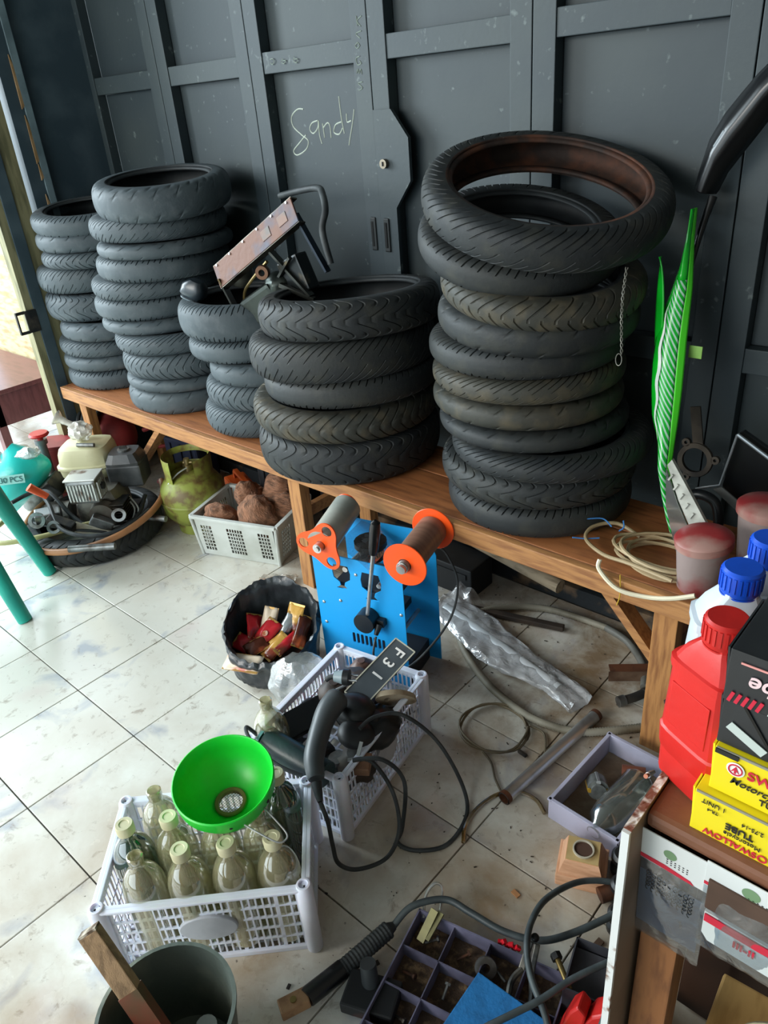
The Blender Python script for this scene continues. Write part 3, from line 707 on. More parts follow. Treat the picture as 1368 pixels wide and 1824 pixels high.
a0, a1 = R_(-60), R_(240)
for (aa, bb, z0, z1) in ((a0, R_(40), 0.20, 0.315), (R_(140), a1, 0.20, 0.315), (R_(40), R_(140), 0.20, 0.25), (R_(40), R_(140), 0.29, 0.315)):
    n_ = 16
    col_.lathe([(0.088, z0), (0.090, z1-0.004), (0.0925, z1), (0.094, z1-0.004), (0.092, z0), (0.088, z0)], n_, a0=aa, a1=bb)
col_.build('collar', gm, gc, smooth=True)
MB().cyl((0, 0, 0.245), (0, 0, 0.27), 0.018).cyl((0, 0, 0.27), (0, 0, 0.295), 0.011).cyl((-0.015, 0, 0.278), (0.02, 0, 0.278), 0.006).build('valve', mat('valve_brass', '#8a7a55', 0.4, 0.8), gc, smooth=True)
MB().tube(smooth_path([(0.0, -0.015, 0.262), (-0.03, -0.05, 0.255), (-0.07, -0.065, 0.22)]), 0.003, 6).build('seal_string', white_p, gc)

# clutter in the shade under the bench
tag(MB().tube(smooth_path([EP(*p) for p in [(0.10, 0.55, 0.22), (0.22, 0.50, 0.25), (0.34, 0.45, 0.14), (0.42, 0.35, 0.03), (0.30, 0.30, 0.02), (0.18, 0.36, 0.05)]]), 0.011, 8).build('red_hose', mat('red_hose', '#7c2b2d', 0.45, c2='#55201f'), smooth=True), 'dark red hose coiled under the bench behind the engine', 'hose')
tag(MB().tube(smooth_path([EP(*p) for p in [(0.14, 0.58, 0.12), (0.26, 0.52, 0.14), (0.36, 0.48, 0.05), (0.28, 0.40, 0.03)]]), 0.009, 8).build('red_hose', mat('red_hose', ''), smooth=True), 'second thinner red hose behind the coiled one under the bench', 'hose')
ob = thing('orange_tool', 'orange plastic tool case with yellow label behind the gas cylinder', 'tool case', (-0.16, 1.02, 0), R_(-20))
MB().box((0, 0, 0.06), (0.22, 0.09, 0.12), bevel=0.01).build('body', mat('orange_case', '#d65a1a', 0.45), ob)
MB().box((0.02, -0.047, 0.08), (0.11, 0.003, 0.05)).build('yellow_label', mat('yellow_label', '#e3b020', 0.5), ob)
MB().bar((-0.07, 0, 0.15), (0.07, 0, 0.15), 0.02, 0.015, bevel=0.003).box((-0.07, 0, 0.132), (0.015, 0.02, 0.03)).box((0.07, 0, 0.132), (0.015, 0.02, 0.03)).build('handle', mat('orange_case', ''), ob)
for (x, y, w, d, h, rz, lb) in ((0.02, 1.10, 0.20, 0.10, 0.22, 5, 'black plastic case standing under the bench behind the coconut basket'), (0.30, 1.13, 0.16, 0.08, 0.19, -8, 'second black plastic case under the bench nearer the middle leg'), (-0.62, 1.10, 0.20, 0.12, 0.20, 10, 'dark blue bundle under the left end of the bench')):
    t = thing('storage_case', lb, 'case', (x, y, 0), R_(rz))
    MB().box((0, 0, h/2), (w, d, h), bevel=0.012).build('body', mat('case_dark', '#191c20', 0.5, c2='#272b2f', nscale=10) if x > -0.5 else mat('navy_cloth', '#1c2440', 0.8, c2='#12172a'), t)
    for k in (-1, 0, 1): MB().box((k*w*0.3, -d/2-0.003, h/2), (0.012, 0.008, h*0.8), bevel=0.002).build('rib', mat('case_dark', '') if x > -0.5 else mat('navy_cloth', ''), t)

# ================================================================ COCONUT BASKET
def perforated_side(b, p0, p1, h, cells, nrow, bars, inset, up=(0, 0, 1), t=0.003):
    """a basket side between p0 and p1: blocks of square holes separated by solid strips"""
    a, c = Vector(p0), Vector(p1); d = (c-a); L = d.length; d.normalize()
    U = Vector(up)
    def rect(x0, x1, z0, z1):
        m = a + d*(x0+x1)/2 + U*(z0+z1)/2
        N_ = U.cross(d).normalized()
        b.box(m, (x1-x0, t, (z1-z0)), Matrix((d, N_, d.cross(N_))).transposed())
    z0, z1 = inset[1], h-inset[2]
    rect(0, L, 0, z0); rect(0, L, z1, h)
    blk = [(L*f0, L*f1) for f0, f1 in cells]; prev = 0
    for x0, x1 in blk:
        rect(prev, x0, z0, z1); prev = x1
        n = max(2, int(round((x1-x0)/bars))); cw = (x1-x0)/n
        for k in range(1, n): rect(x0+k*cw-0.0018, x0+k*cw+0.0018, z0, z1)
        for k in range(1, nrow): zz = z0+(z1-z0)*k/nrow; rect(x0, x1, zz-0.0018, zz+0.0018)
    rect(prev, L, z0, z1)
cbk = thing('coconut_basket', 'white perforated plastic basket of coconut husks by the bench leg', 'basket', (0.10, 0.86, 0), R_(19))
W_, D_, H_ = 0.36, 0.26, 0.165; off = 0.015
basket_m = mat('basket_white', '#c4c9c4', 0.45, c2='#a9ada4', nscale=6)
cor = [(-W_/2+off, -D_/2+off), (W_/2-off, -D_/2+off), (W_/2-off, D_/2-off), (-W_/2+off, D_/2-off)]
top = [(-W_/2, -D_/2), (W_/2, -D_/2), (W_/2, D_/2), (-W_/2, D_/2)]
for k in range(4):
    b = MB(); p0, p1 = cor[k], cor[(k+1) % 4]; q0 = top[k]; q1 = top[(k+1) % 4]
    mid0 = Vector(((p0[0]+p1[0])/2, (p0[1]+p1[1])/2, 0)); mid1 = Vector(((q0[0]+q1[0])/2, (q0[1]+q1[1])/2, H_))
    up = (mid1-mid0).normalized()
    cells = [(0.06, 0.20), (0.40, 0.60), (0.80, 0.94)] if k % 2 == 0 else [(0.10, 0.35), (0.65, 0.90)]
    perforated_side(b, (*p0, 0.004), (*p1, 0.004), H_-0.01, cells, 7, 0.011, (0, 0.02, 0.025), up)
    b.build('side_panel', basket_m, cbk)
b = MB()
for k in range(4): b.bar((*top[k], H_), (*top[(k+1) % 4], H_), 0.016, 0.012, bevel=0.002)
for k in range(4): b.tube([(*cor[k], 0.0), (*top[k], H_)], 0.007, 8)
b.build('rim', basket_m, cbk)
MB().box((0, 0, 0.003), (W_-0.03, D_-0.03, 0.004)).build('base', basket_m, cbk)
husk = mat('coconut_husk', '#94684e', 0.95, c2='#5f4433', nscale=30, lo=0.4, hi=0.65, bump=1.0, bscale=90, stretch=(1, 1, 4))
hcut = mat('husk_inside', '#96705a', 0.9, c2='#6e4a38', nscale=20, bump=0.8)
CP = frame_pt((0.10, 0.86), 19)
for n_, (x, y, z, r, sc, rot, lb) in enumerate([
        (-0.095, -0.055, 0.125, 0.066, (1.15, 0.8, 1.0), (0.5, 0.3, 0.4), 'coconut husk leaning at the near left corner of the white basket'),
        (0.055, -0.04, 0.145, 0.078, (1.1, 0.9, 1.0), (0.2, 0.8, 0.2), 'largest shaggy coconut husk at the front right of the white basket'),
        (-0.03, 0.06, 0.155, 0.074, (0.75, 0.9, 1.2), (0.3, -0.4, 0.9), 'upright coconut husk at the back of the white basket'),
        (0.07, 0.085, 0.185, 0.070, (0.7, 0.95, 1.25), (-0.2, 0.5, 1.4), 'tallest reddish coconut husk touching the tyre above the basket'),
        (0.125, 0.02, 0.15, 0.062, (0.7, 1.0, 1.1), (0.1, 0.6, 2.0), 'coconut husk at the right side of the white basket')]):
    h = thing('coconut_husk', lb, 'coconut husk', CP(x, y, z), 0, 'coconut husks in the white basket', rot=rot)
    MB().sphere((0, 0, 0), r, 28, 20, sc, nz=0.14, nsc=9).build('shell', husk, h, smooth=True)
    fb = MB()
    for k in range(36):
        v = Vector((random.gauss(0, 1), random.gauss(0, 1), random.gauss(0, 1))).normalized()
        p = Vector((v.x*sc[0], v.y*sc[1], v.z*sc[2]))*r*0.98
        q = p + v*random.uniform(0.004, 0.012) + Vector((random.uniform(-.012, .012), random.uniform(-.012, .012), random.uniform(-.015, .005)))
        fb.tube([p, (p+q)/2+v*0.003, q], 0.0006, 3)
    f_ = fb.build('fibres', hcut, h); f_['kind'] = 'stuff'
# sachet packet on the floor beside the bench leg
pk = thing('torn_packet', 'torn clear packet with brown strips on the floor by the bench leg', 'packet', (0.37, 0.725, 0.004), R_(30))
MB().sheet(lambda u, v: Vector((0.13*(u-.5), 0.08*(v-.5), 0.004+0.012*noise.noise(Vector((u*5, v*5, 1)))+0.008*math.sin(PI*v))), 14, 8).build('film', clear_mat('packet_film', '#f0e8e0', 0.15, 0.5, '#d8c8b4', 0.15, crinkle=0.8), pk, smooth=True)
for k in range(4): MB().box((-0.045+k*0.028, -0.01+0.012*(k % 2), 0.006), (0.022, 0.035, 0.004), Euler((0, 0, 0.3*k))).build('strip', mat('brown_strip', '#a8643a', 0.6), pk)
# ================================================================ CUP SEALING MACHINE
MP0 = (0.824, 0.523); MRZ = 14
mc = thing('sealing_machine', 'bright blue cup sealing machine with orange film reels and long lever', 'machine', (MP0[0], MP0[1], 0), R_(MRZ))
VERT = Matrix(((1,0,0),(0,0,1),(0,1,0)))      # outline in x,z extruded along y
def goblet(cx, cz, s=1.0):
    P = [(-.026, .032), (.026, .032), (.033, .005), (.030, -.018), (.010, -.032), (.007, -.044), (.016, -.052), (.024, -.056), (-.024, -.056), (-.016, -.052), (-.007, -.044), (-.010, -.032), (-.030, -.018), (-.033, .005)]
    return [(cx+x*s, cz+z*s) for x, z in P]
# front plate with real cut-outs: built from a filled outline with holes
def plate_with_holes(outer, holes, t, y, m, name, parent):
    cu = bpy.data.curves.new(name, 'CURVE'); cu.dimensions = '2D'; cu.fill_mode = 'BOTH'; cu.extrude = t/2
    for poly in [outer]+holes:
        sp = cu.splines.new('POLY'); sp.points.add(len(poly)-1)
        for p, (x, z) in zip(sp.points, poly): p.co = (x, z, 0, 1)
        sp.use_cyclic_u = True
    t_ = bpy.data.objects.new(name, cu); COL.objects.link(t_); bpy.context.view_layer.update()
    me = bpy.data.meshes.new_from_object(t_); bpy.data.objects.remove(t_)
    me.transform(Matrix(((1,0,0,0),(0,0,1,y),(0,1,0,0),(0,0,0,1)))); me.materials.clear(); me.materials.append(m)
    o = bpy.data.objects.new(name, me); COL.objects.link(o); o.parent = parent
    return o
slots = []
for k in range(8):
    x = 0.105+k*0.0135; slots.append([(x-.0035, .118), (x+.0035, .118), (x+.0045, .125), (x+.0045, .147), (x+.0035, .152), (x-.0035, .152), (x-.0045, .147), (x-.0045, .125)])
MPt = plate_with_holes([(0.0, 0.0), (0.272, 0.0), (0.273, 0.40), (0.0, 0.40)], [goblet(0.088, 0.345, 0.85), goblet(0.178, 0.335, 0.95)]+slots, 0.003, 0, blue_p, 'front_plate', mc)
MB().prism([(0.015, 0), (0.30, 0), (0.30, 0.36), (0.27, 0.43), (0.06, 0.43), (0.015, 0.38)], 0.003, VERT, (0, 0.15, 0)).build('rear_plate', blue_p, mc)
MB().box((0.14, 0.075, 0.035), (0.25, 0.14, 0.07)).build('base_tray', mat('machine_dark', '#20242a', 0.5), mc)
MB().box((0.15, 0.075, 0.30), (0.19, 0.12, 0.012)).box((0.14, 0.075, 0.20), (0.16, 0.13, 0.02)).build('inner_shelf', mat('machine_dark', ''), mc)
for p_, q_, r_ in (((0.10, 0.0, 0.36), (0.10, 0.15, 0.36), 0.008), ((0.235, 0.0, 0.16), (0.235, 0.15, 0.16), 0.006), ((0.20, 0.0, 0.33), (0.20, 0.15, 0.33), 0.007)): MB().cyl(p_, q_, r_).build('tie_rod', chrome, mc, smooth=True)
MB().cyl((0.14, 0.08, 0.36), (0.14, 0.08, 0.40), 0.035).cyl((0.14, 0.08, 0.40), (0.14, 0.08, 0.415), 0.045).build('heater_head', dark_metal, mc, smooth=True)
lv = MB().cyl((0.170, -0.028, 0.228), (0.222, -0.034, 0.50), 0.0055, n=14).build('lever', chrome, mc, smooth=True)
MB().tube([(0.213, -0.033, 0.455), (0.216, -0.033, 0.47), (0.226, -0.035, 0.525), (0.230, -0.035, 0.55), (0.231, -0.035, 0.557)], [0.010, 0.0125, 0.0145, 0.012, 0.004], 18).build('lever_grip', black_gloss, lv, smooth=True)
MB().cyl((0.165, -0.002, 0.225), (0.165, -0.040, 0.225), 0.031, 0.030, 30).build('lever_hub', black_plastic, mc, smooth=True)
for (x, z) in ((0.019, 0.236), (0.075, 0.254), (0.019, 0.167), (0.134, 0.353), (0.262, 0.255)):
    MB().sphere((x, -0.002, z), 0.005, 12, 8, (1, 0.6, 1)).build('screw', chrome, mc, smooth=True)
pg = MB().box((0.203, -0.010, 0.222), (0.026, 0.02, 0.022), bevel=0.003).cyl((0.203, -0.02, 0.222), (0.198, -0.035, 0.195), 0.011, 0.006).build('power_plug', black_plastic, mc, smooth=True)
def frame_loop(outer_r, hole_r, cx, cz, n=28): return [(cx+outer_r*math.cos(2*PI*k/n), cz+outer_r*math.sin(2*PI*k/n)) for k in range(n)]
def disc(name, cx, cy, cz, ro, ri, t, m, parent):
    b = MB(); n = 36
    b.lathe([(ri, -t/2), (ro-0.001, -t/2), (ro, -t/4), (ro, t/4), (ro-0.001, t/2), (ri, t/2), (ri, -t/2)], n, (cx, cy, cz), Euler((PI/2, 0, 0)))
    return b.build(name, m, parent, smooth=True)
# right reel: brown film between orange discs
r2 = thing('film_reel', 'reel of brown sealing film between two solid orange discs on the machine', 'reel', frame_pt(MP0, MRZ)(0.30, 0, 0.44), R_(MRZ))
filmb = mat('brown_film', '#8e6a58', 0.35, c2='#7d5a4b', nscale=3, stretch=(1, 20, 1))
disc('reel_flange', 0, -0.03, 0, 0.060, 0.018, 0.004, orange_p, r2); disc('reel_flange', 0, 0.14, 0.01, 0.060, 0.018, 0.004, orange_p, r2)
MB().cyl((0, -0.027, 0), (0, 0.137, 0.01), 0.040, n=32).build('film_roll', filmb, r2, smooth=True)
sp_ = MB()
sp_.cyl((0, -0.055, -0.001), (0, -0.03, 0), 0.012, 0.016, 20)
for k in range(3): sp_.tube([(0.0145*math.cos(a), -0.036-k*0.005, 0.0145*math.sin(a)) for a in [2*PI*i/18 for i in range(18)]], 0.0018, 6, closed=True)
sp_.build('spring_shaft', chrome, r2, smooth=True)
# left reel: clear film, three-lobed front flange
r1 = thing('film_reel', 'reel of clear film with three-lobed orange flange on the machine', 'reel', frame_pt(MP0, MRZ)(0.055, 0, 0.445), R_(MRZ))
def lobe_outline():
    P = []
    for k in range(72):
        a = 2*PI*k/72
        P.append((math.cos(a), math.sin(a), 0.048 + 0.028*(0.5+0.5*math.cos(3*(a-R_(62))))**1.2))
    return [(x*r, z*r) for x, z, r in P]
holes = []
for k in range(3):
    a = R_(62+120*k); holes.append([(0.053*math.cos(a)+0.015*math.cos(b), 0.053*math.sin(a)+0.015*math.sin(b)) for b in [2*PI*i/20 for i in range(20)]])
holes.append([(0.014*math.cos(2*PI*i/20), 0.014*math.sin(2*PI*i/20)) for i in range(20)])
plate_with_holes(lobe_outline(), holes, 0.004, -0.03, orange_p, 'reel_flange', r1)
disc('reel_flange', -0.015, 0.14, 0.028, 0.036, 0.020, 0.004, orange_p, r1)
MB().cyl((0, -0.027, 0.002), (-0.014, 0.137, 0.026), 0.040, n=32).build('film_roll', mat('pale_film', '#a9aba2', 0.25, c2='#8f948e'), r1, smooth=True)
MB().cyl((0, -0.05, 0), (0, -0.028, 0), 0.013).cyl((0, -0.055, 0), (0, -0.05, 0), 0.008).build('shaft_end', chrome, r1, smooth=True)
MB().sheet(lambda u, v: Vector((0.032+0.10*u, -0.02+0.15*v, -0.005-0.05*u+0.01*math.sin(u*PI))), 10, 6).build('loose_film', clear_mat('clear_film', '#eef4f8', 0.08, 0.10, '#d8e6f0', 0.08, crinkle=0.3), r1, smooth=True)
MF = frame_pt(MP0, MRZ)
pts = [MF(0.198, -0.036, 0.19), MF(0.205, -0.07, 0.15), MF(0.235, -0.085, 0.115), MF(0.27, -0.07, 0.11), MF(0.33, -0.03, 0.16), MF(0.375, 0.06, 0.23), MF(0.37, 0.13, 0.30), MF(0.33, 0.16, 0.36), MF(0.30, 0.165, 0.38)]
bpy.context.view_layer.update()
pc_ = MB().tube(smooth_path(pts, 6), 0.0032, 8).build('power_cord', black_rubber, mc, smooth=True); pc_.matrix_parent_inverse = mc.matrix_world.inverted()

# ================================================================ GARBAGE BAG WITH SACHETS
gb = thing('garbage_bag', 'open black plastic bag full of sachets left of the blue machine', 'bag', (0.705, 0.432, 0), R_(41.5))
def bagf(u, v):
    a = 2*PI*u; ca, sa = math.cos(a), math.sin(a)
    prof_ = [(0.02, 0.004), (0.11, 0.003), (0.128, 0.03), (0.135, 0.08), (0.135, 0.13), (0.142, 0.165), (0.138, 0.185), (0.130, 0.17), (0.124, 0.12), (0.115, 0.05)]
    t = v*(len(prof_)-1); i = min(int(t), len(prof_)-2); f_ = t-i
    r = prof_[i][0]*(1-f_)+prof_[i+1][0]*f_; z = prof_[i][1]*(1-f_)+prof_[i+1][1]*f_
    # the rear edge stands up, the front edge sags
    lift = (0.5+0.5*sa); z = z*(0.62+0.62*lift)
    w = noise.noise(Vector((ca*2.2, sa*2.2, v*5))) + 0.35*noise.noise(Vector((ca*9, sa*9, v*9))) + 0.25*noise.noise(Vector((ca*16, sa*16, v*2)))
    r *= 1 + 0.085*w*min(1, v*4)
    z += 0.012*noise.noise(Vector((ca*8, sa*8, v*5+3)))*min(1, v*3)
    return Vector((r*ca*1.0, r*sa*0.95, max(0.002, z)))
MB().sheet(bagf, 110, 40, True).build('bag_film', mat('black_bag_film', '#23272a', 0.28, c2='#3a3f42', nscale=12, bump=0.7, bscale=30), gb, smooth=True, angle=60)
MB().lathe([(0, 0.075), (0.112, 0.07)], 30).build('bag_fill', mat('sachet_dark', '#3a1c16', 0.6, c2='#1c1210', nscale=30, lo=0.45, hi=0.6), gb)
MB().tube(smooth_path([(0.10, 0.02, 0.16), (0.135, 0.03, 0.19), (0.15, 0.04, 0.16), (0.145, 0.03, 0.08), (0.15, 0.02, 0.02)]), [0.015, 0.022, 0.026, 0.026, 0.022]*5, 10) if False else None
GP = frame_pt((0.705, 0.432), 41.5)
sred = mat('sachet_red', '#b5222a', 0.22, c2='#5a2a1c', nscale=9, lo=0.5, hi=0.62, bump=0.6, bscale=25)
sgold = mat('sachet_gold', '#c79a4a', 0.22, c2='#7c3420', nscale=14, lo=0.48, hi=0.6, bump=0.6, bscale=25)
sbrown = mat('sachet_brown', '#4d2416', 0.25, c2='#b4552c', nscale=11, lo=0.55, hi=0.66, bump=0.6, bscale=25)
scream = mat('sachet_cream', '#d8c8b0', 0.3, c2='#b3563f', nscale=10, lo=0.52, hi=0.62, bump=0.5, bscale=25)
ssilver = mat('sachet_silver', '#b9c0c2', 0.2, 0.6, c2='#5a7f96', nscale=16, lo=0.5, hi=0.6, bump=0.5, bscale=25)
SA = [(-0.06, 0.045, 0.115, 0.05, 0.085, (0.5, 0.5, 0.4), sred, 'red foil sachet at the back left inside the black bag'),
      (-0.015, 0.055, 0.130, 0.045, 0.075, (0.9, 0.1, -0.3), scream, 'cream and red sachet standing at the back of the black bag'),
      (-0.02, 0.01, 0.115, 0.055, 0.09, (0.5, 0.2, -0.7), sred, 'bright red sachet in the middle of the black bag'),
      (0.035, 0.02, 0.12, 0.035, 0.10, (0.7, 0.3, -0.5), ssilver, 'silver backed sachet in the middle of the black bag'),
      (0.06, 0.04, 0.135, 0.055, 0.095, (0.9, 0.0, -0.5), sgold, 'gold and brown sachet standing at the right of the black bag'),
      (0.085, 0.0, 0.12, 0.04, 0.10, (0.6, 0.5, 0.0), sbrown, 'dark brown sachet against the right side of the black bag'),
      (-0.045, -0.03, 0.10, 0.07, 0.05, (0.3, -0.2, 0.5), sbrown, 'brown orange sachet low at the left of the black bag'),
      (0.01, -0.035, 0.10, 0.05, 0.09, (0.4, 0.2, -0.8), sgold, 'gold sachet lying at the front of the black bag'),
      (0.045, -0.03, 0.105, 0.03, 0.09, (0.3, 0.6, -0.6), sred, 'narrow red sachet at the front right of the black bag'),
      (-0.09, -0.005, 0.095, 0.05, 0.06, (0.2, -0.5, 0.9), sred, 'dark red crumpled sachet at the left of the black bag'),
      (-0.075, -0.098, 0.098, 0.115, 0.055, (0.35, -0.05, -0.35), scream, 'cream paper wrapper hanging over the front left bag edge')]
for n_, (x, y, z, w, h, rot, m_, lb) in enumerate(SA):
    s_ = MB().sheet(lambda u, v: Vector(((u-.5)*w, (v-.5)*h, 0.010*math.sin(PI*u)*math.sin(PI*v)+0.006*noise.noise(Vector((u*3, v*3, n_*5))))), 8, 8).build('sachet', m_, None, smooth=True, solid=0.002)
    s_.location = GP(x, y, z); s_.rotation_euler = (rot[0], rot[1], rot[2]+R_(41.5)); tag(s_, lb, 'sachet', 'sachets in the black bag')
    e1 = MB().box((0, h/2-0.003, 0.001), (w*0.98, 0.006, 0.0024)).box((0, -h/2+0.003, 0.001), (w*0.98, 0.006, 0.0024)).build('crimped_seal', mat('seal_gold', '#b08a4a', 0.3, 0.4), s_); e1['kind'] = 'stuff'
    if m_ is scream or n_ == 2: MB().cap(min(w, h)*0.16, 0.0128, 20, (0.004, -0.004, 0)).build('printed_cup', mat('disc_brown', '#a5572f', 0.4, c2='#e8dcc8', nscale=60), s_)
# clear bag slumped between
cbg = thing('clear_bag', 'crumpled clear plastic bag between the black bag and lilac crate', 'bag', (0.90, 0.36, 0), R_(41.5))
clearb = clear_mat('clear_bag_film', '#f3f6f6', 0.08, 0.32, '#e4e8e8', 0.15, crinkle=0.5)
def cbf(u, v):
    a = 2*PI*u; r = 0.085*math.sin(PI*(0.08+0.84*v))**0.6
    k = 1+0.25*noise.noise(Vector((math.cos(a)*2.5, math.sin(a)*2.5, v*4+2)))
    return Vector((r*math.cos(a)*k*0.95, r*math.sin(a)*k*0.75, 0.004+0.17*v+0.02*noise.noise(Vector((a, v*3, 0)))))
MB().sheet(cbf, 44, 22, True).build('film', clearb, cbg, smooth=True)
MB().cyl((0.02, 0.0, 0.03), (0.03, 0.0, 0.12), 0.033, 0.040, 24, False).cap(0.033, 0.03, 24, (0.02, 0, 0)).build('plastic_cup', clear_mat('cup_clear', '#f4f4f0', 0.15, 0.35, '#e2ddd4', 0.1), cbg, smooth=True)
bl = MB().sphere((1.0, 0.20, 0.045), 0.06, 20, 14, (1.0, 0.9, 0.75), nz=0.6, nsc=8)
tag(bl.build('black_bag', mat('black_bag_film', ''), smooth=True), 'small crumpled black plastic bag behind the glass bottle at the lilac crate corner', 'bag')

# ================================================================ CRATES
def crate(name, label, loc, rz, sx, sy, h, plates):
    t = thing(name, label, 'crate', (loc[0], loc[1], 0), R_(rz))
    cor = [(-sx/2, -sy/2), (sx/2, -sy/2), (sx/2, sy/2), (-sx/2, sy/2)]
    for k in range(4):
        p0, p1 = Vector((*cor[k], 0)), Vector((*cor[(k+1) % 4], 0)); d = (p1-p0); L = d.length; d.normalize(); a0_ = 0.018; b = MB()
        n = int((L-2*a0_)/0.0125); U = Vector((0, 0, 1)); N_ = d.cross(U)
        M = Matrix((d, N_, U)).transposed()
        inw = -N_*0.004
        for i in range(n+1):
            x = a0_ + (L-2*a0_)*i/n; wide = (i % 6 == 0)
            b.box(p0+d*x+U*(h/2)+inw, (0.0075 if wide else 0.0034, 0.004 if wide else 0.003, h-0.02), M)
        for j in range(1, 5): b.box(p0+d*(L/2)+U*(0.008+(h-0.03)*j/5)+inw, (L-0.02, 0.004, 0.005), M)
        o = b.build('lattice_side', crate_m, t); o['kind'] = 'stuff'
        b = MB(); b.box(p0+d*(L/2)+U*(h-0.009), (L, 0.009, 0.018), M, bevel=0.002); b.box(p0+d*(L/2)+U*(h-0.003)-N_*(-0.004), (L+0.01, 0.016, 0.005), M, bevel=0.0015)
        b.build('rim', crate_m, t)
        b = MB(); b.box(p0+d*(L/2)+U*0.006, (L, 0.008, 0.012), M, bevel=0.002); b.build('bottom_rail', crate_m, t)
        if k in plates:
            a_, c_ = plates[k]
            P = [(a_*math.cos(2*PI*i/40), c_*math.sin(2*PI*i/40)) for i in range(40)]
            mm = Matrix((d, U, N_)).transposed()
            b = MB().prism(P, 0.010, mm, p0+d*(L/2)+U*(h*0.52)-N_*0.006); b.build('oval_plate', mat('crate_plate', '#b9bdc4', 0.45, c2='#9da2aa', nscale=9), t, bev=0.002)
    for (x, y) in cor:
        MB().lathe([(0, 0), (0.013, 0), (0.016, 0.004), (0.0165, h-0.004), (0.014, h), (0.013, h+0.004), (0.0095, h+0.0045), (0.0085, h-0.004), (0, h-0.004)], 24, (x, y, 0)).build('corner_post', crate_m, t, smooth=True)
    b = MB()
    for i in range(int(sx/0.03)): b.box((-sx/2+0.02+i*0.03, 0, 0.008), (0.006, sy-0.01, 0.005))
    for i in range(int(sy/0.03)): b.box((0, -sy/2+0.02+i*0.03, 0.0085), (sx-0.01, 0.006, 0.005))
    o = b.build('floor_grid', crate_m, t); o['kind'] = 'stuff'
    return t
crate('bottle_crate', 'lilac white lattice crate full of glass bottles beside the metal bucket', (1.186, -0.144), 45.5, 0.385, 0.245, 0.19, {0: (0.056, 0.034), 2: (0.056, 0.034)})
crate('tool_crate', 'lilac white lattice crate holding tools in front of the blue machine', (1.129, 0.288), 10, 0.25, 0.365, 0.19, {1: (0.045, 0.04), 3: (0.055, 0.05)})
BC = frame_pt((1.186, -0.144), 45.5)

# bottles
glass = clear_mat('bottle_glass', '#eeeedd', 0.10, 0.30, '#cdc49c', 0.04)
glass_g = clear_mat('green_bottle_glass', '#2a8a60', 0.14, 0.35, '#15463f', 0.05)
dark_oil = mat('dark_teal_liquid', '#0f3438', 0.15)
cap_m = mat('cream_cap', '#cfcba8', 0.5, c2='#b7b08c', nscale=20)
def bottle_mesh(b, r=0.0415, h=0.262):
    b.lathe([(0, 0.004), (r-0.008, 0.0), (r, 0.008), (r, 0.155), (r*0.985, 0.172), (r*0.93, 0.188), (r*0.82, 0.203), (r*0.66, 0.216), (r*0.47, 0.226), (0.0145, 0.234), (0.0138, 0.245), (0.0150, 0.248), (0.0150, h-0.002), (0.0125, h), (0.0105, h-0.004), (0.0105, 0.236)], 36)
    return b
def bottle(x, y, label, cap=True, dark=False, z=0.012, group='glass bottles in the crate', rot=None, P=None):
    p = BC(x, y, z) if P is None else P
    t = thing('glass_bottle', label, 'bottle', p, 0, group, rot=rot)
    bottle_mesh(MB()).build('glass', glass_g if dark else glass, t, smooth=True)
    if dark: MB().lathe([(0, 0.008), (0.034, 0.009), (0.035, 0.12), (0, 0.12)], 28).build('liquid', dark_oil, t, smooth=True)
    if cap: MB().lathe([(0.0155, 0.243), (0.0175, 0.245), (0.018, 0.262), (0.016, 0.267), (0.010, 0.267), (0.009, 0.2655), (0, 0.2655)], 28).build('cap', cap_m, t, smooth=True)
    return t
BL = [(1.0929, -0.2558, 1, 1, 'dark green glass bottle at the left end of the bottle crate'),
      (1.1461, -0.1917, 1, 0, 'capped clear bottle between the dark green bottle and the strainer'),
      (1.2837, -0.1587, 1, 0, 'capped clear bottle in the front row directly below the strainer'),
      (1.3433, -0.0967, 1, 0, 'capped clear bottle at the right end of the front row'),
      (1.2256, -0.2207, 1, 0, 'capped clear bottle second in the front row of the crate'),
      (1.2327, 0.0091, 1, 1, 'dark green glass bottle behind the strainer at the far corner'),
      (1.0639, -0.1712, 0, 0, 'open clear bottle at the back left of the bottle crate'),
      (1.1667, -0.2806, 0, 0, 'open clear bottle at the left end of the front row'),
      (1.2014, -0.1283, 0, 0, 'clear bottle under the left side of the green strainer'),
      (1.2624, -0.0691, 0, 0, 'clear bottle under the right side of the green strainer')]
for (x, y, cap_, dk, lb) in BL:
    bt_ = bottle(x, y, lb, cap_, dk, P=(x, y, 0.012))
    if 'under the' in lb: bt_.scale = (1, 1, 0.93)

# green strainer bowl on the bottles
gs = thing('green_strainer', 'bright green plastic funnel strainer resting on the glass bottles', 'strainer', (1.208, -0.088, 0.263), 0, rot=(R_(6), R_(7), 0))
green_p = mat('green_plastic', '#18d23a', 0.35, c2='#14c434', nscale=5, sss=0.25)
MB().lathe([(0.026, 0.005), (0.030, 0.0), (0.050, 0.008), (0.075, 0.030), (0.090, 0.058), (0.093, 0.085), (0.0955, 0.088), (0.098, 0.086), (0.0955, 0.058), (0.080, 0.027), (0.053, 0.004), (0.030, -0.004), (0.024, -0.004)], 56).build('bowl', green_p, gs, smooth=True)
MB().lathe([(0.024, 0.006), (0.030, 0.007), (0.032, 0.004), (0.028, -0.006), (0.024, -0.006), (0.024, 0.006)], 36).build('filter_ring', mat('filter_ring_brown', '#8b6a42', 0.6), gs, smooth=True)
b = MB()
for k in range(-5, 6):
    q = 0.0045*k; L_ = math.sqrt(max(0, 0.024**2-q*q)); b.bar((q, -L_, 0), (q, L_, 0), 0.0006, 0.0006); b.bar((-L_, q, 0), (L_, q, 0), 0.0006, 0.0006)
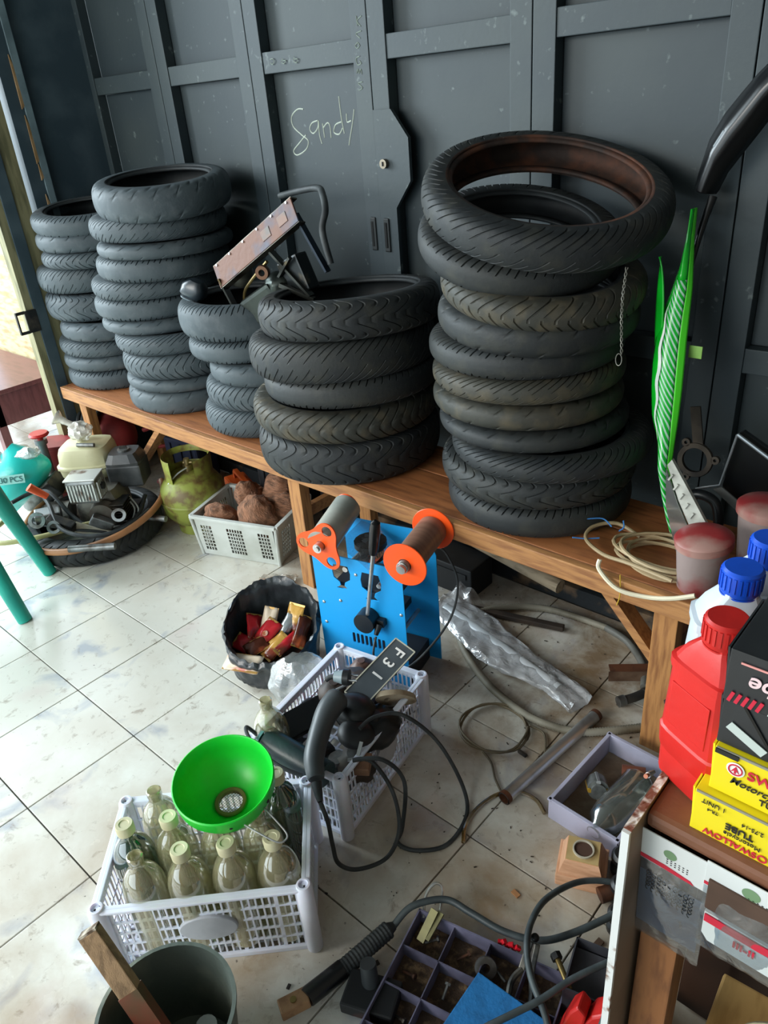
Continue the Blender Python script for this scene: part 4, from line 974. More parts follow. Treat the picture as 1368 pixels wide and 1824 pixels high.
o = b.build('filter_mesh', mat('mesh_dark', '#5b6a4a', 0.5, 0.5), gs); o['kind'] = 'stuff'
b = MB(); b.tube(smooth_path([(0.086, -0.030, 0.060), (0.125, -0.022, 0.058), (0.160, -0.012, 0.055), (0.168, 0.0, 0.054), (0.162, 0.010, 0.055), (0.130, 0.014, 0.058), (0.089, 0.016, 0.062)], 6), 0.0017, 8)
b.build('wire_handle', chrome, gs, smooth=True)
for (x, y) in ((0.078, -0.050), (0.090, 0.028)): MB().sphere((x, y, 0.066), 0.005, 12, 8).build('rivet', black_plastic, gs, smooth=True)

# ---------------------------------------------------------------- tool crate contents
TC = frame_pt((1.129, 0.288), 10)
bottle(0, 0, 'empty clear glass bottle leaning at the left end of the tool crate', False, False, P=(1.055, 0.135, 0.02), group=None)
dg = mat('dark_green_tool', '#1c3834', 0.4, c2='#14262a', nscale=12, bump=0.2)
gt = thing('green_grinder', 'dark green cylindrical power tool lying in the tool crate', 'power tool', (1.075, 0.108, 0.185), 0, rot=(0, 0, R_(3)))
MB().cyl((0, 0, 0), (0.17, 0.012, -0.012), 0.033, 0.030, 30).build('body', dg, gt, smooth=True)
MB().lathe([(0.0345, 0.001), (0.0345, 0.009), (0.027, 0.008), (0.027, 0.002), (0.010, 0.002), (0.010, 0.008), (0.0, 0.008)], 30, (0, 0, 0), Euler((0, -PI/2, 0))).build('end_ring', mat('teal_ring', '#3f7a74', 0.4), gt, smooth=True)
b = MB()
for k in range(4): a = k*PI/2+0.4; b.bar((-0.004, 0.010*math.cos(a), 0.010*math.sin(a)), (-0.004, 0.028*math.cos(a), 0.028*math.sin(a)), 0.004, 0.006, up=(1, 0, 0))
b.cyl((-0.02, 0, 0), (0, 0, 0), 0.013).build('end_spokes', mat('teal_ring', ''), gt)
tag(MB().tube(smooth_path([(1.052, 0.098, 0.20), (1.035, 0.085, 0.225), (1.06, 0.07, 0.222), (1.11, 0.062, 0.21), (1.17, 0.068, 0.20), (1.215, 0.085, 0.19)]), 0.0045, 8).build('tool_cable', black_rubber, smooth=True), 'black cable lying over the dark green power tool', 'cable')
# curved black handle (soldering / dryer grip)
hd = thing('curved_tool', 'black power tool with long curved grip sticking out of the crate', 'power tool', (0, 0, 0))
MB().tube(smooth_path([(1.265, 0.084, 0.215), (1.232, 0.111, 0.228), (1.202, 0.156, 0.240), (1.175, 0.211, 0.252), (1.165, 0.261, 0.258)], 5), [0.017, 0.019, 0.020, 0.021, 0.022, 0.0225, 0.023, 0.023, 0.023, 0.023, 0.0235, 0.024, 0.024, 0.025, 0.026, 0.027, 0.028, 0.028, 0.028, 0.028, 0.024][:21], 18).build('grip', mat('grip_grey', '#454b4e', 0.42, c2='#363b3e'), hd, smooth=True)
MB().sphere((1.180, 0.291, 0.200), 0.055, 28, 18, (1.0, 0.85, 0.7)).build('motor_housing', black_plastic, hd, smooth=True)
MB().sphere((1.225, 0.246, 0.190), 0.042, 24, 16, (1.1, 1.0, 0.6)).build('guard', mat('guard_black', '#1c1e20', 0.5), hd, smooth=True)
MB().tube([(1.270, 0.079, 0.212), (1.288, 0.066, 0.202), (1.300, 0.058, 0.195)], [0.012, 0.009, 0.006], 12).build('strain_relief', black_rubber, hd, smooth=True)
pts = [(1.300, 0.058, 0.195), (1.325, 0.05, 0.16), (1.335, 0.045, 0.10), (1.345, 0.045, 0.05), (1.375, 0.07, 0.03), (1.405, 0.13, 0.03), (1.395, 0.185, 0.06), (1.36, 0.21, 0.13), (1.315, 0.20, 0.20), (1.29, 0.17, 0.212)]
pts2 = [(1.29, 0.17, 0.212), (1.335, 0.215, 0.205), (1.365, 0.245, 0.13), (1.375, 0.215, 0.02), (1.385, 0.185, 0.006), (1.43, 0.195, 0.005), (1.475, 0.25, 0.005), (1.462, 0.34, 0.005), (1.41, 0.39, 0.03), (1.345, 0.385, 0.13), (1.285, 0.34, 0.21), (1.25, 0.285, 0.225), (1.245, 0.24, 0.222)]
tag(MB().tube(smooth_path(pts+pts2[1:], 7), 0.0048, 8).build('power_cable', black_rubber, smooth=True), 'long black power cable looping from the curved tool over the crate onto the floor', 'cable')
tag(MB().tube(smooth_path([(1.145, 0.275, 0.14), (1.125, 0.262, 0.20), (1.125, 0.275, 0.235), (1.15, 0.293, 0.258), (1.165, 0.305, 0.268)], 6), 0.004, 8).build('plug_cord', black_rubber, smooth=True), 'short black cord leading up to the grey mains plug', 'cord')
pl = thing('mains_plug', 'grey and black two-pin mains plug on top of the curved tool', 'plug', (1.155, 0.291, 0.290), 0, rot=(0, 0, R_(30)))
MB().cyl((-0.022, 0, 0), (0, 0, 0), 0.012, 0.017, 20).build('grey_collar', mat('plug_grey', '#7f8f95', 0.4), pl, smooth=True)
MB().cyl((0, 0, 0), (0.014, 0, 0), 0.019, n=20).build('plug_body', black_plastic, pl, smooth=True)
for s_ in (-1, 1): MB().cyl((0.014, 0.009*s_, 0), (0.034, 0.009*s_, 0), 0.0024, n=10).build('pin', chrome, pl, smooth=True)
MB().tube([(-0.022, 0, 0), (-0.034, -0.002, -0.002), (-0.042, -0.006, -0.008)], 0.006, 10).build('sleeve', black_rubber, pl, smooth=True)
for (x, y, z, r, m_, lb) in ((1.20, 0.20, 0.09, 0.05, 'grip_grey', 'grey rounded motor cap deep in the tool crate below the curved grip'), (1.13, 0.20, 0.10, 0.045, 'boot_grey', 'grey rubber lump under the flat glossy case in the tool crate'), (1.17, 0.42, 0.10, 0.05, 'block_dark', 'dark brown rounded part at the back of the tool crate floor'), (1.24, 0.22, 0.12, 0.045, 'block_dark', 'dark brown rounded part by the right side of the tool crate'), (1.11, 0.38, 0.10, 0.05, 'block_dark', 'dark brown rounded part under the grey oval cover')):
    mm_ = mat(m_, '#2b2420', 0.6, c2='#4b3a30', nscale=14)
    t = thing('crate_part', lb, 'part', (x, y, z), 0)
    MB().sphere((0, 0, 0), r, 20, 14, (1.1, 0.9, 0.8), nz=0.2).build('body', mm_, t, smooth=True)
    MB().cyl((0, 0, r*0.6), (0, 0, r*0.95), r*0.4).build('boss', steel, t, smooth=True)
# number plate
npz = thing('number_plate', 'dark number plate with white characters propped in the tool crate', 'number plate', (1.175, 0.392, 0.245), 0, rot=(R_(-14), R_(16), R_(-94)))
MB().prism([(-0.095, -0.028), (-0.090, -0.033), (0.090, -0.033), (0.095, -0.028), (0.095, 0.028), (0.090, 0.033), (-0.090, 0.033), (-0.095, 0.028)], 0.0016).build('plate', mat('plate_grey', '#4a5257', 0.4, c2='#3a4146'), npz)
b = MB()
for (p0, p1) in (((-.093, -.031), (.093, -.031)), ((-.093, .031), (.093, .031)), ((-.093, -.031), (-.093, .031)), ((.093, -.031), (.093, .031))): b.bar((*p0, 0.002), (*p1, 0.002), 0.003, 0.0016)
b.build('plate_border', mat('plate_border', '#b9b7a4', 0.5), npz)
text_obj('plate_letter', 'F', 0.042, (-0.068, 0.0, 0.0022), (0, 0, R_(0)), white_txt, npz, bold=0.0006)
text_obj('plate_number', '3', 0.042, (-0.030, -0.002, 0.0022), (0, 0, R_(0)), white_txt, npz, bold=0.0006)
text_obj('plate_number', '1', 0.042, (0.012, 0.0, 0.0022), (0, 0, R_(0)), white_txt, npz, bold=0.0006)
# other pieces in the crate
gk = thing('carburettor_part', 'cream and brown oval metal casting in the tool crate beside the number plate', 'engine part', (1.225, 0.385, 0.195), 0, rot=(R_(20), R_(25), R_(60)))
plate_with_holes([(0.05*math.cos(a)*(1+.1*math.cos(2*a)), 0.026*math.sin(a)) for a in [2*PI*k/36 for k in range(36)]], [[(0.018+0.012*math.cos(a), 0.012*math.sin(a)) for a in [2*PI*k/20 for k in range(20)]], [(-0.024+0.008*math.cos(a), 0.008*math.sin(a)) for a in [2*PI*k/16 for k in range(16)]]], 0.014, 0, mat('cream_casting', '#b5a88f', 0.5, c2='#6e5a44', nscale=16), 'casting', gk)
MB().cyl((0.018, 0, 0), (0.018, 0.0, 0.0)+Vector((0, 0.02, 0)) if False else (0.018, 0.012, 0.0), 0.0125, n=20).build('inner_sleeve', steel, gk)
def lump(n, lb, c, r, sc, m_, cat='part'):
    t = thing(n, lb, cat, c, 0)
    MB().sphere((0, 0, 0), r, 22, 14, sc, nz=0.15).build('body', m_, t, smooth=True)
    MB().cyl((0, 0, r*sc[2]*0.7), (0, 0, r*sc[2]*1.08), r*0.35, r*0.3, 16).build('boss', m_, t, smooth=True)
    return t
lump('rubber_boot', 'round grey rubber boot in the crate left of the curved tool', (1.095, 0.31, 0.20), 0.042, (1, 1, 0.7), mat('boot_grey', '#3c3f40', 0.6), 'boot')
lump('rubber_boot', 'larger grey oval rubber cover against the number plate in the crate', (1.135, 0.36, 0.215), 0.05, (1.2, 0.8, 0.45), mat('boot_grey', ''), 'boot')
lump('brown_ball', 'reddish brown ball at the far end of the tool crate', (1.07, 0.43, 0.175), 0.032, (1, 1, 0.8), mat('knob_brown', '#5a443c', 0.5), 'ball')
lump('black_part', 'black rounded motor part at the right side of the tool crate', (1.23, 0.30, 0.165), 0.06, (0.9, 1.2, 0.7), black_plastic, 'motor')
tag(MB().box((1.075, 0.24, 0.165), (0.07, 0.16, 0.02), Euler((0, R_(15), R_(-12))), bevel=0.004).build('battery_case', black_gloss), 'flat glossy black case in the crate behind the green tool', 'case')
b = MB()
for k in range(5): b.tube([(1.145+k*0.007, 0.185+0.012*math.cos(a), 0.195+0.012*math.sin(a)) for a in [2*PI*i/16 for i in range(16)]], 0.003, 6, closed=True)
tag(b.build('coiled_cord', black_rubber, smooth=True), 'tightly coiled black cord in the crate under the curved grip', 'cord')
lp = thing('metal_bracket_small', 'shiny little metal bracket beside a brown block in the tool crate', 'bracket', (1.275, 0.195, 0.185), 0)
MB().bar((0, 0, 0), (-0.012, 0.03, 0.02), 0.008, 0.003).bar((0, 0, 0), (-0.015, -0.015, 0.0), 0.008, 0.003).build('bracket', chrome, lp)
MB().box((0.012, 0.005, -0.012), (0.035, 0.05, 0.02), Euler((0, 0, 0.6)), bevel=0.003).build('brown_block', mat('block_brown', '#8f6a50', 0.6, c2='#5a4234'), lp)
# ================================================================ METAL BUCKET, PLANK
bk = thing('metal_bucket', 'dull grey metal bucket cut by the bottom left edge', 'bucket', (1.398, -0.388, 0), 0)
bkm = mat('bucket_metal', '#5d665f', 0.5, 0.4, c2='#8b8f7f', nscale=7, lo=0.45, hi=0.7, bump=0.3)
MB().lathe([(0, 0.004), (0.084, 0.004), (0.088, 0.0), (0.091, 0.01), (0.1105, 0.185), (0.114, 0.19), (0.114, 0.196), (0.1075, 0.196), (0.088, 0.014), (0, 0.010)], 48).build('body', bkm, bk, smooth=True)
for s_ in (-1, 1): MB().box((0.111*s_, 0, 0.165), (0.008, 0.03, 0.03), bevel=0.003).build('handle_lug', bkm, bk)
pk_ = thing('wood_plank', 'taped wooden plank standing diagonally in the metal bucket', 'plank', (0, 0, 0))
A_ = Vector((1.258, -0.415, 0.30)); B_ = Vector((1.455, -0.40, 0.035)); 
MB().bar(A_, B_, 0.034, 0.022, up=(0.6, -0.6, 0.5), bevel=0.002).build('board', mat('plank_wood', '#a08260', 0.7, c2='#7b6246', nscale=8, stretch=(10, 10, 2), bump=0.3), pk_)
MB().bar(A_.lerp(B_, 0.36), A_.lerp(B_, 0.66), 0.0362, 0.0242, up=(0.6, -0.6, 0.5)).build('red_band', mat('red_brown_band', '#7e3f2c', 0.6, c2='#5c4a30', nscale=10), pk_)
MB().bar(A_.lerp(B_, 0.66), A_.lerp(B_, 0.92), 0.037, 0.025, up=(0.6, -0.6, 0.5)).build('black_label', mat('black_label', '#22282a', 0.5), pk_)
MB().bar(A_.lerp(B_, -0.012), A_.lerp(B_, 0.0), 0.033, 0.021, up=(0.6, -0.6, 0.5)).build('chipped_end', mat('end_grain', '#5b4a3a', 0.9, c2='#cfc6b4', nscale=40), pk_)
tag(MB().tube([(1.42, -0.35, 0.012), (1.425, -0.345, 0.12)], [0.02, 0.018], 16).build('plastic_tube', clear_mat('tube_clear', '#d0dad8', 0.12, 0.3, '#9aa39c', 0.1), smooth=True), 'short clear plastic tube standing inside the metal bucket', 'tube')

# ================================================================ FLOOR ITEMS, RIGHT OF CENTRE
# clear plastic film tube
ft = thing('plastic_film_tube', 'long flattened tube of clear plastic film on the floor under the bench', 'plastic film', (0, 0, 0))
A_ = Vector((0.93, 0.93, 0)); B_ = Vector((1.50, 0.79, 0)); dv = (B_-A_).normalized(); nv = Vector((-dv.y, dv.x, 0))
def ftf(u, v):
    a = 2*PI*v; w = 0.045+0.030*math.sin(PI*min(1, u*1.15+0.1)); hgt = 0.016
    k = 0.009*noise.noise(Vector((u*14, math.cos(a)*2, math.sin(a)*2)))
    p = A_.lerp(B_, u) + nv*(w*math.cos(a)+0.01*math.sin(u*9)) + Vector((0, 0, 0.022+hgt*math.sin(a)+k))
    p.z = max(0.003, p.z); return p
MB().sheet(lambda u, v: ftf(v, u), 40, 60, True).build('film', clear_mat('film_clear', '#f6f7f8', 0.06, 0.5, '#f0f2f4', 0.18, crinkle=0.6), ft, smooth=True)
MB().cyl(A_.lerp(B_, 0.05)+Vector((0, 0, 0.022)), A_.lerp(B_, 0.88)+Vector((0, 0, 0.022)), 0.019, n=20).build('inner_roll', mat('inner_roll', '#cfd4d7', 0.35, c2='#b4babd', nscale=8, bump=0.6, bscale=20), ft, smooth=True)
b = MB().sheet(lambda u, v: Vector((0.90+0.14*u, 1.02-0.12*v, 0.012+0.05*(1-v)*abs(math.sin(u*PI))+0.02*noise.noise(Vector((u*5, v*5, 9))))), 16, 16)
tag(b.build('plastic_sheet', clear_mat('film_clear', ''), smooth=True), 'crumpled clear plastic scrap behind the blue machine near the wall', 'plastic sheet')
# ribbed conduit
ribm = mat('grey_conduit', '#9a9585', 0.55, c2='#6d6757', nscale=9)
def ribbed(pts, r, name, label):
    P = smooth_path(pts, 8); L = sum((b_-a_).length for a_, b_ in zip(P, P[1:])); n = int(L/0.0034)
    Q = []; acc = 0; idx = 0
    seg = [(b_-a_).length for a_, b_ in zip(P, P[1:])]
    for k in range(n):
        s = L*k/(n-1) if n > 1 else 0
        while idx < len(seg)-1 and acc+seg[idx] < s: acc += seg[idx]; idx += 1
        Q.append(P[idx].lerp(P[idx+1], min(1, (s-acc)/max(seg[idx], 1e-6))))
    rr = [r if k % 2 else r*0.80 for k in range(n)]
    return tag(MB().tube(Q, rr, 10).build(name, ribm, smooth=True, angle=80), label, 'conduit')
ribbed([(1.05, 0.86, 0.012), (1.12, 0.80, 0.012), (1.20, 0.75, 0.012), (1.29, 0.71, 0.012), (1.40, 0.685, 0.012), (1.48, 0.69, 0.012), (1.545, 0.715, 0.012), (1.60, 0.76, 0.012), (1.68, 0.84, 0.012), (1.78, 0.93, 0.012)], 0.0115, 'ribbed_conduit', 'grey ribbed conduit curving below the clear plastic film tube')
ribbed([(1.03, 0.95, 0.012), (1.07, 1.01, 0.014), (1.13, 1.075, 0.012), (1.21, 1.115, 0.012), (1.30, 1.13, 0.012), (1.40, 1.135, 0.012)], 0.0115, 'ribbed_conduit', 'grey ribbed conduit arching toward the wall base under the bench')
tag(MB().tube(smooth_path([(1.40, 1.135, 0.012), (1.48, 1.11, 0.012), (1.56, 1.04, 0.012), (1.60, 0.96, 0.012)], 6), 0.011, 10).build('grey_pipe', mat('grey_pipe', '#6e6e68', 0.5, c2='#54524b'), smooth=True), 'smooth grey bent pipe continuing the conduit near the wall base', 'pipe')
tag(MB().bar((0.95, 0.96, 0.014), (1.30, 1.06, 0.012), 0.022, 0.016, bevel=0.003).build('dark_bar', mat('dark_iron', '#2d2621', 0.6, c2='#4a3b30')), 'flat dark iron bar on the floor behind the plastic film tube', 'bar')
for k, (p0, p1, lb) in enumerate((((0.70, 1.13, 0.235), (1.27, 1.13, 0.20), 'upper dusty wooden pole lying under the bench'), ((0.72, 1.17, 0.16), (1.26, 1.10, 0.125), 'lower dusty wooden pole lying under the bench'))):
    q = MB().cyl(p0, p1, 0.022, n=20).build('wooden_pole', mat('dusty_pole', '#a4937a', 0.8, c2='#7a6b55', nscale=8, stretch=(2, 9, 9)), smooth=True); tag(q, lb, 'pole')
rk = thing('dark_box', 'dark crate under the bench carrying the wooden poles', 'box', (0.98, 1.09, 0))
MB().box((-0.13, 0, 0.055), (0.26, 0.12, 0.11), bevel=0.005).box((-0.13, -0.062, 0.08), (0.22, 0.004, 0.02)).build('body', mat('dark_box', '#14171a', 0.6, c2='#22262a'), rk)
# wire coil
b = MB(); P = []
for k in range(64):
    a = 2*PI*k/30; r = 0.088+0.004*math.sin(k*0.7)
    P.append((1.36+r*1.0*math.cos(a), 0.60+r*0.95*math.sin(a), 0.006+0.0003*k*0.1+0.003*(k//30)))
tag(b.tube(P, 0.0032, 6).tube(smooth_path([(1.43, 0.66, 0.008), (1.47, 0.66, 0.006), (1.50, 0.62, 0.005), (1.515, 0.575, 0.005), (1.512, 0.555, 0.005)]), 0.003, 6).tube(smooth_path([(1.385, 0.515, 0.008), (1.42, 0.50, 0.005), (1.455, 0.465, 0.005), (1.49, 0.44, 0.005)]), 0.0026, 6).build('wire_coil', mat('khaki_wire', '#6f624a', 0.55, c2='#4e4636'), smooth=True), 'loose ring of khaki wire lying on the tiles', 'wire')
tag(MB().bar((1.452, 0.572, 0.007), (1.478, 0.568, 0.007), 0.010, 0.008, bevel=0.003).build('wire_clip', dark_metal), 'small dark clip on the loop of khaki wire', 'clip')
# steel pipe
pp = thing('steel_pipe', 'worn chrome pipe with rusty ends lying across the tiles', 'pipe', (0, 0, 0))
A_ = Vector((1.510, 0.420, 0.017)); B_ = Vector((1.550, 0.790, 0.017))
b = MB(); b.tube([A_, B_], 0.0155, 24, caps=False); b.tube([B_, A_], 0.013, 24, caps=False); b.build('tube', chrome, pp, smooth=True)
for P_, Q_ in ((A_, B_), (B_, A_)):
    d = (Q_-P_).normalized(); MB().tube([P_, P_+d*0.012], 0.0165, 24, caps=False).tube([P_-d*0.0005, P_+d*0.03], 0.0128, 20, caps=False).build('rusty_end', rust, pp, smooth=True)
tag(MB().tube(smooth_path([(1.50, 0.275, 0.006), (1.478, 0.315, 0.006), (1.472, 0.37, 0.006), (1.487, 0.43, 0.006), (1.52, 0.465, 0.006), (1.565, 0.47, 0.006), (1.60, 0.45, 0.006)], 6), 0.005, 8).build('amber_hose', clear_mat('amber_hose', '#b08a3a', 0.15, 0.35, '#8f7434', 0.1), smooth=True), 'thin amber hose curved around the end of the steel pipe', 'hose')
# angle bar and dirty hose by the right bench leg
ab = thing('angle_bar', 'rusty brown steel angle bar on the floor left of the right bench leg', 'angle bar', (0, 0, 0))
MB().bar((1.50, 0.955, 0.03), (1.66, 1.07, 0.035), 0.032, 0.003, up=(0, 0, 1)).build('flange', rust, ab)
MB().bar((1.507, 0.938, 0.017), (1.67, 1.055, 0.02), 0.003, 0.032, up=(0, 0, 1)).build('flange', mat('brown_paint', '#7a6350', 0.6, c2='#4c3425', nscale=10), ab)
hj = thing('hose_joint', 'grimy black elbow hose joint on the floor by the right bench leg', 'hose', (0, 0, 0))
MB().tube(smooth_path([(1.575, 0.865, 0.018), (1.60, 0.905, 0.018), (1.625, 0.96, 0.018), (1.655, 0.985, 0.02), (1.70, 1.0, 0.03)], 5), 0.012, 12).build('hose', mat('grimy_hose', '#2c2a28', 0.6, c2='#4c453c'), hj, smooth=True)
MB().cyl((1.573, 0.862, 0.018), (1.583, 0.878, 0.018), 0.0145).cyl((1.612, 0.93, 0.018), (1.618, 0.945, 0.018), 0.0145).build('clamp', steel, hj, smooth=True)
pe = MB().tube([(1.735, 0.78, 0.16), (1.76, 0.79, 0.20)], 0.02, 16, caps=False).tube([(1.76, 0.79, 0.20), (1.735, 0.78, 0.16)], 0.014, 16, caps=False)
pe.tube([(1.76, 0.79, 0.20), (1.80, 0.80, 0.08), (1.82, 0.80, 0.02)], 0.019, 14)
tag(pe.build('greasy_pipe', dark_metal, smooth=True), 'greasy pipe with open end leaning against the right bench leg', 'pipe')

# parts tray
ty = thing('parts_tray', 'shallow lilac white plastic tray of parts beside the white board', 'tray', (1.70, 0.577, 0), R_(-3))
b = MB()
tw, td, th = 0.165, 0.255, 0.058
b.box((0, 0, 0.0015), (tw-0.01, td-0.01, 0.003))
for (x, y, w, d) in ((0, -td/2, tw, 0.004), (0, td/2, tw, 0.004), (-tw/2, 0, 0.004, td), (tw/2, 0, 0.004, td)): b.box((x, y, th/2), (w+0.004, d+0.004 if d < 0.01 else d, th), bevel=0.001)
b.build('body', mat('tray_lilac', '#b7b6cc', 0.45, c2='#9f9fb2', nscale=8), ty)
b = MB()
for (x, y, w, d) in ((0, -td/2, tw+0.012, 0.009), (0, td/2, tw+0.012, 0.009), (-tw/2, 0, 0.009, td+0.012), (tw/2, 0, 0.009, td+0.012)): b.box((x, y, th), (w, d, 0.004), bevel=0.0015)
b.build('rim', mat('tray_lilac', ''), ty)
MB().sheet(lambda u, v: Vector((-0.077+0.154*u, -0.122+0.244*v, 0.006+0.004*noise.noise(Vector((u*9, v*12, 0))))), 14, 20).build('dirt_layer', mat('tray_dirt', '#6d5c4a', 0.9, c2='#8c7d68', nscale=18, bump=0.5), ty, smooth=True)
TY = frame_pt((1.70, 0.577), -3)
cc = thing('carburettor', 'round silvery carburettor part lying in the parts tray', 'engine part', TY(-0.032, -0.012, 0.035), 0, rot=(R_(70), 0, R_(35)))
MB().cyl((0, 0, -0.018), (0, 0, 0.018), 0.024, n=20).cyl((0, 0, 0.018), (0, 0, 0.026), 0.017, n=20).build('body', mat('cast_grey', '#7f8280', 0.4, 0.6, c2='#3a3936', nscale=20, bump=0.4), cc, smooth=True)
for k in range(4): MB().cyl((0.020*math.cos(k*PI/2), 0.020*math.sin(k*PI/2), -0.022), (0.020*math.cos(k*PI/2), 0.020*math.sin(k*PI/2), 0.022), 0.005, n=10).build('bolt', chrome if k % 2 else mat('yellow_bolt', '#b8922f', 0.4, 0.3), cc)
tag(MB().cyl(TY(-0.01, 0.06, 0.032), TY(0.035, 0.085, 0.032), 0.021, n=20).build('brown_cylinder', mat('brown_cyl', '#74402c', 0.6, c2='#4d2c20'), smooth=True), 'brown cylinder lying at the back of the parts tray', 'cylinder')
gj = thing('glass_jar', 'clear glass bottle lying in the parts tray against the white board', 'bottle', TY(0.045, 0.045, 0.062), 0, rot=(R_(96), 0, R_(-8)))
MB().lathe([(0, 0), (0.03, 0.0), (0.038, 0.010), (0.038, 0.125), (0.033, 0.15), (0.018, 0.165), (0.016, 0.18), (0.014, 0.18), (0.015, 0.165), (0.030, 0.148), (0.035, 0.123), (0.035, 0.012), (0, 0.004)], 32).build('glass', clear_mat('clear_jar', '#eef2f0', 0.12, 0.06, '#cdd2cf', 0.04), gj, smooth=True)
sk = thing('wire_and_plug', 'small orange and silver spark plug beside the glass bottle in the tray', 'spark plug', TY(0.07, 0.03, 0.115), 0, rot=(R_(60), 0, 0))
MB().cyl((0, 0, 0), (0, 0, 0.02), 0.006, n=12).cyl((0, 0, -0.018), (0, 0, 0), 0.0045, n=12).build('metal_shell', chrome, sk); MB().cyl((0, 0, 0.02), (0, 0, 0.034), 0.005, n=12).build('ceramic', mat('plug_orange', '#c06a44', 0.4), sk)
# pine block with a round socket
wb = thing('wooden_block', 'small pink-brown wooden block with a round socket on the tiles', 'block', (1.735, 0.375, 0), R_(22)); wb.scale = (1.12, 1.12, 1.12)
wbm = mat('pine_block', '#dcab88', 0.6, c2='#c79470', nscale=7, stretch=(3, 3, 18))
MB().box((0, 0, 0.014), (0.090, 0.080, 0.028), bevel=0.002).build('base', wbm, wb)
b = MB().box((0.0, 0.0, 0.043), (0.080, 0.070, 0.030), taper=0.76)
b.build('tapered_top', wbm, wb)
MB().box((0, 0, 0.0595), (0.058, 0.050, 0.003)).build('pale_face', mat('pale_wood', '#b99f6c', 0.6, c2='#a08554', nscale=12), wb)
MB().lathe([(0, 0.0615), (0.0165, 0.0615), (0.017, 0.065), (0.0195, 0.065), (0.0195, 0.0612)], 28).build('socket_ring', mat('ring_grey', '#b2aa98', 0.5), wb, smooth=True)
MB().cap(0.0163, 0.0622, 28).build('socket', mat('socket_dark', '#4e3325', 0.8, c2='#2f2018'), wb)
for k, (x, y, z) in enumerate(((1.800, 0.425, 0.03), (1.828, 0.365, 0.03), (1.852, 0.305, 0.03))):
    t = thing('rubber_spool', ['uppermost black rubber spool beside the white board edge', 'middle black rubber spool beside the pine block', 'lowest black rubber spool beside the white board edge'][k], 'spool', (x, y, 0), 0, 'black rubber spools by the board')
    MB().lathe([(0, 0), (0.020, 0), (0.024, 0.006), (0.024, 0.018), (0.013, 0.024), (0.013, 0.034), (0.024, 0.040), (0.024, 0.052), (0.018, 0.058), (0, 0.058)], 26).build('body', black_plastic, t, smooth=True)
    MB().cyl((0, 0, 0.058), (0, 0, 0.064), 0.007).build('hub', steel, t)

# ================================================================ ORGANISER AND TOOLS, BOTTOM
OP0 = (1.541, 0.075); ORZ = 13
OP = frame_pt(OP0, ORZ)
orz = thing('parts_organiser', 'grey lilac compartment box of small parts at the bottom edge', 'organiser', (OP0[0], OP0[1], 0), R_(ORZ))
og = mat('organiser_plastic', '#77768f', 0.35, c2='#4f4e60', nscale=9)
ow, od, oh = 0.30, 0.30, 0.045
b = MB(); b.box((ow/2, -od/2, 0.0015), (ow, od, 0.003))
b.build('base', og, orz)
b = MB()
for x in (0, ow): b.box((x, -od/2, oh/2), (0.003, od+0.003, oh))
for y in (0, -od): b.box((ow/2, y, oh/2), (ow+0.003, 0.003, oh))
b.build('outer_wall', og, orz)
for k in range(1, 4): MB().box((ow*k/4, -od/2, oh/2-0.002), (0.002, od, oh-0.006)).build('divider', og, orz)
for k in range(1, 4): MB().box((ow/2, -od*k/4, oh/2-0.002), (ow, 0.002, oh-0.006)).build('divider', og, orz)
dirtm = mat('compartment_grit', '#4a3a2c', 0.95, c2='#7b6448', nscale=60, lo=0.5, hi=0.65, bump=0.8, bscale=200)
MB().sheet(lambda u, v: Vector((0.002+(ow-.004)*u, -0.002-(od-.004)*v, 0.008+0.006*noise.noise(Vector((u*14, v*14, 2))))), 30, 30).build('grit', dirtm, orz, smooth=True)['kind'] = 'stuff'
wsh = [(0.145, -0.03, 0.032), ]
tag(MB().lathe([(0.008, -0.003), (0.020, -0.003), (0.021, 0), (0.020, 0.003), (0.008, 0.003), (0.008, -0.003)], 28, OP(0.158, -0.045, 0.034), Euler((R_(35), R_(35), 0))).build('steel_washer', steel, smooth=True), 'pale steel washer ring standing in an organiser compartment', 'washer')
for (x, y, wh_, m_) in ((0.035, -0.035, 'back left', steel), (0.11, -0.035, 'second back', rust), (0.185, -0.04, 'third back', steel), (0.035, -0.11, 'left second-row', rust), (0.11, -0.115, 'middle second-row', steel), (0.04, -0.185, 'left third-row', dark_metal), (0.262, -0.05, 'back right', rust)):
    p = OP(x+random.uniform(-.008, .008), y+random.uniform(-.008, .008), 0.017)
    a = random.uniform(0, PI); d = Vector((math.cos(a), math.sin(a), 0.25))*0.012
    q = MB().cyl(Vector(p)-d, Vector(p)+d, 0.0026, n=10).cyl(Vector(p)+d, Vector(p)+d*1.35, 0.006, n=6).build('small_bolt', m_)
    tag(q, 'loose %s bolt lying in the %s compartment of the grey organiser' % ('rusty' if m_ is rust else 'steel' if m_ is steel else 'dark', wh_), 'bolt')
vg = MB().bar(OP(0.025, -0.05, 0.03), OP(0.035, 0.0, 0.065), 0.016, 0.006).bar(OP(0.035, -0.045, 0.035), OP(0.046, 0.003, 0.06), 0.014, 0.005)
tag(vg.build('metal_clip', mat('old_brass', '#7a7752', 0.5, 0.6, c2='#47443a')), 'dull brass clip standing in the back left organiser compartment', 'clip')
tag(MB().tube(smooth_path([OP(0.01, -0.005, 0.03), OP(0.0, 0.03, 0.05), OP(0.01, 0.055, 0.06), OP(0.025, 0.055, 0.05), OP(0.035, 0.02, 0.035)]), 0.003, 8).build('wire_hook', chrome, smooth=True), 'bent chrome wire hook at the back corner of the organiser', 'hook')
rg = MB()
for k in range(6): rg.box(OP(0.165+k*0.007, 0.012, 0.035+0.006*(k % 2)), (0.010, 0.008, 0.008), Euler((k, k*2, 0.5)), bevel=0.001)
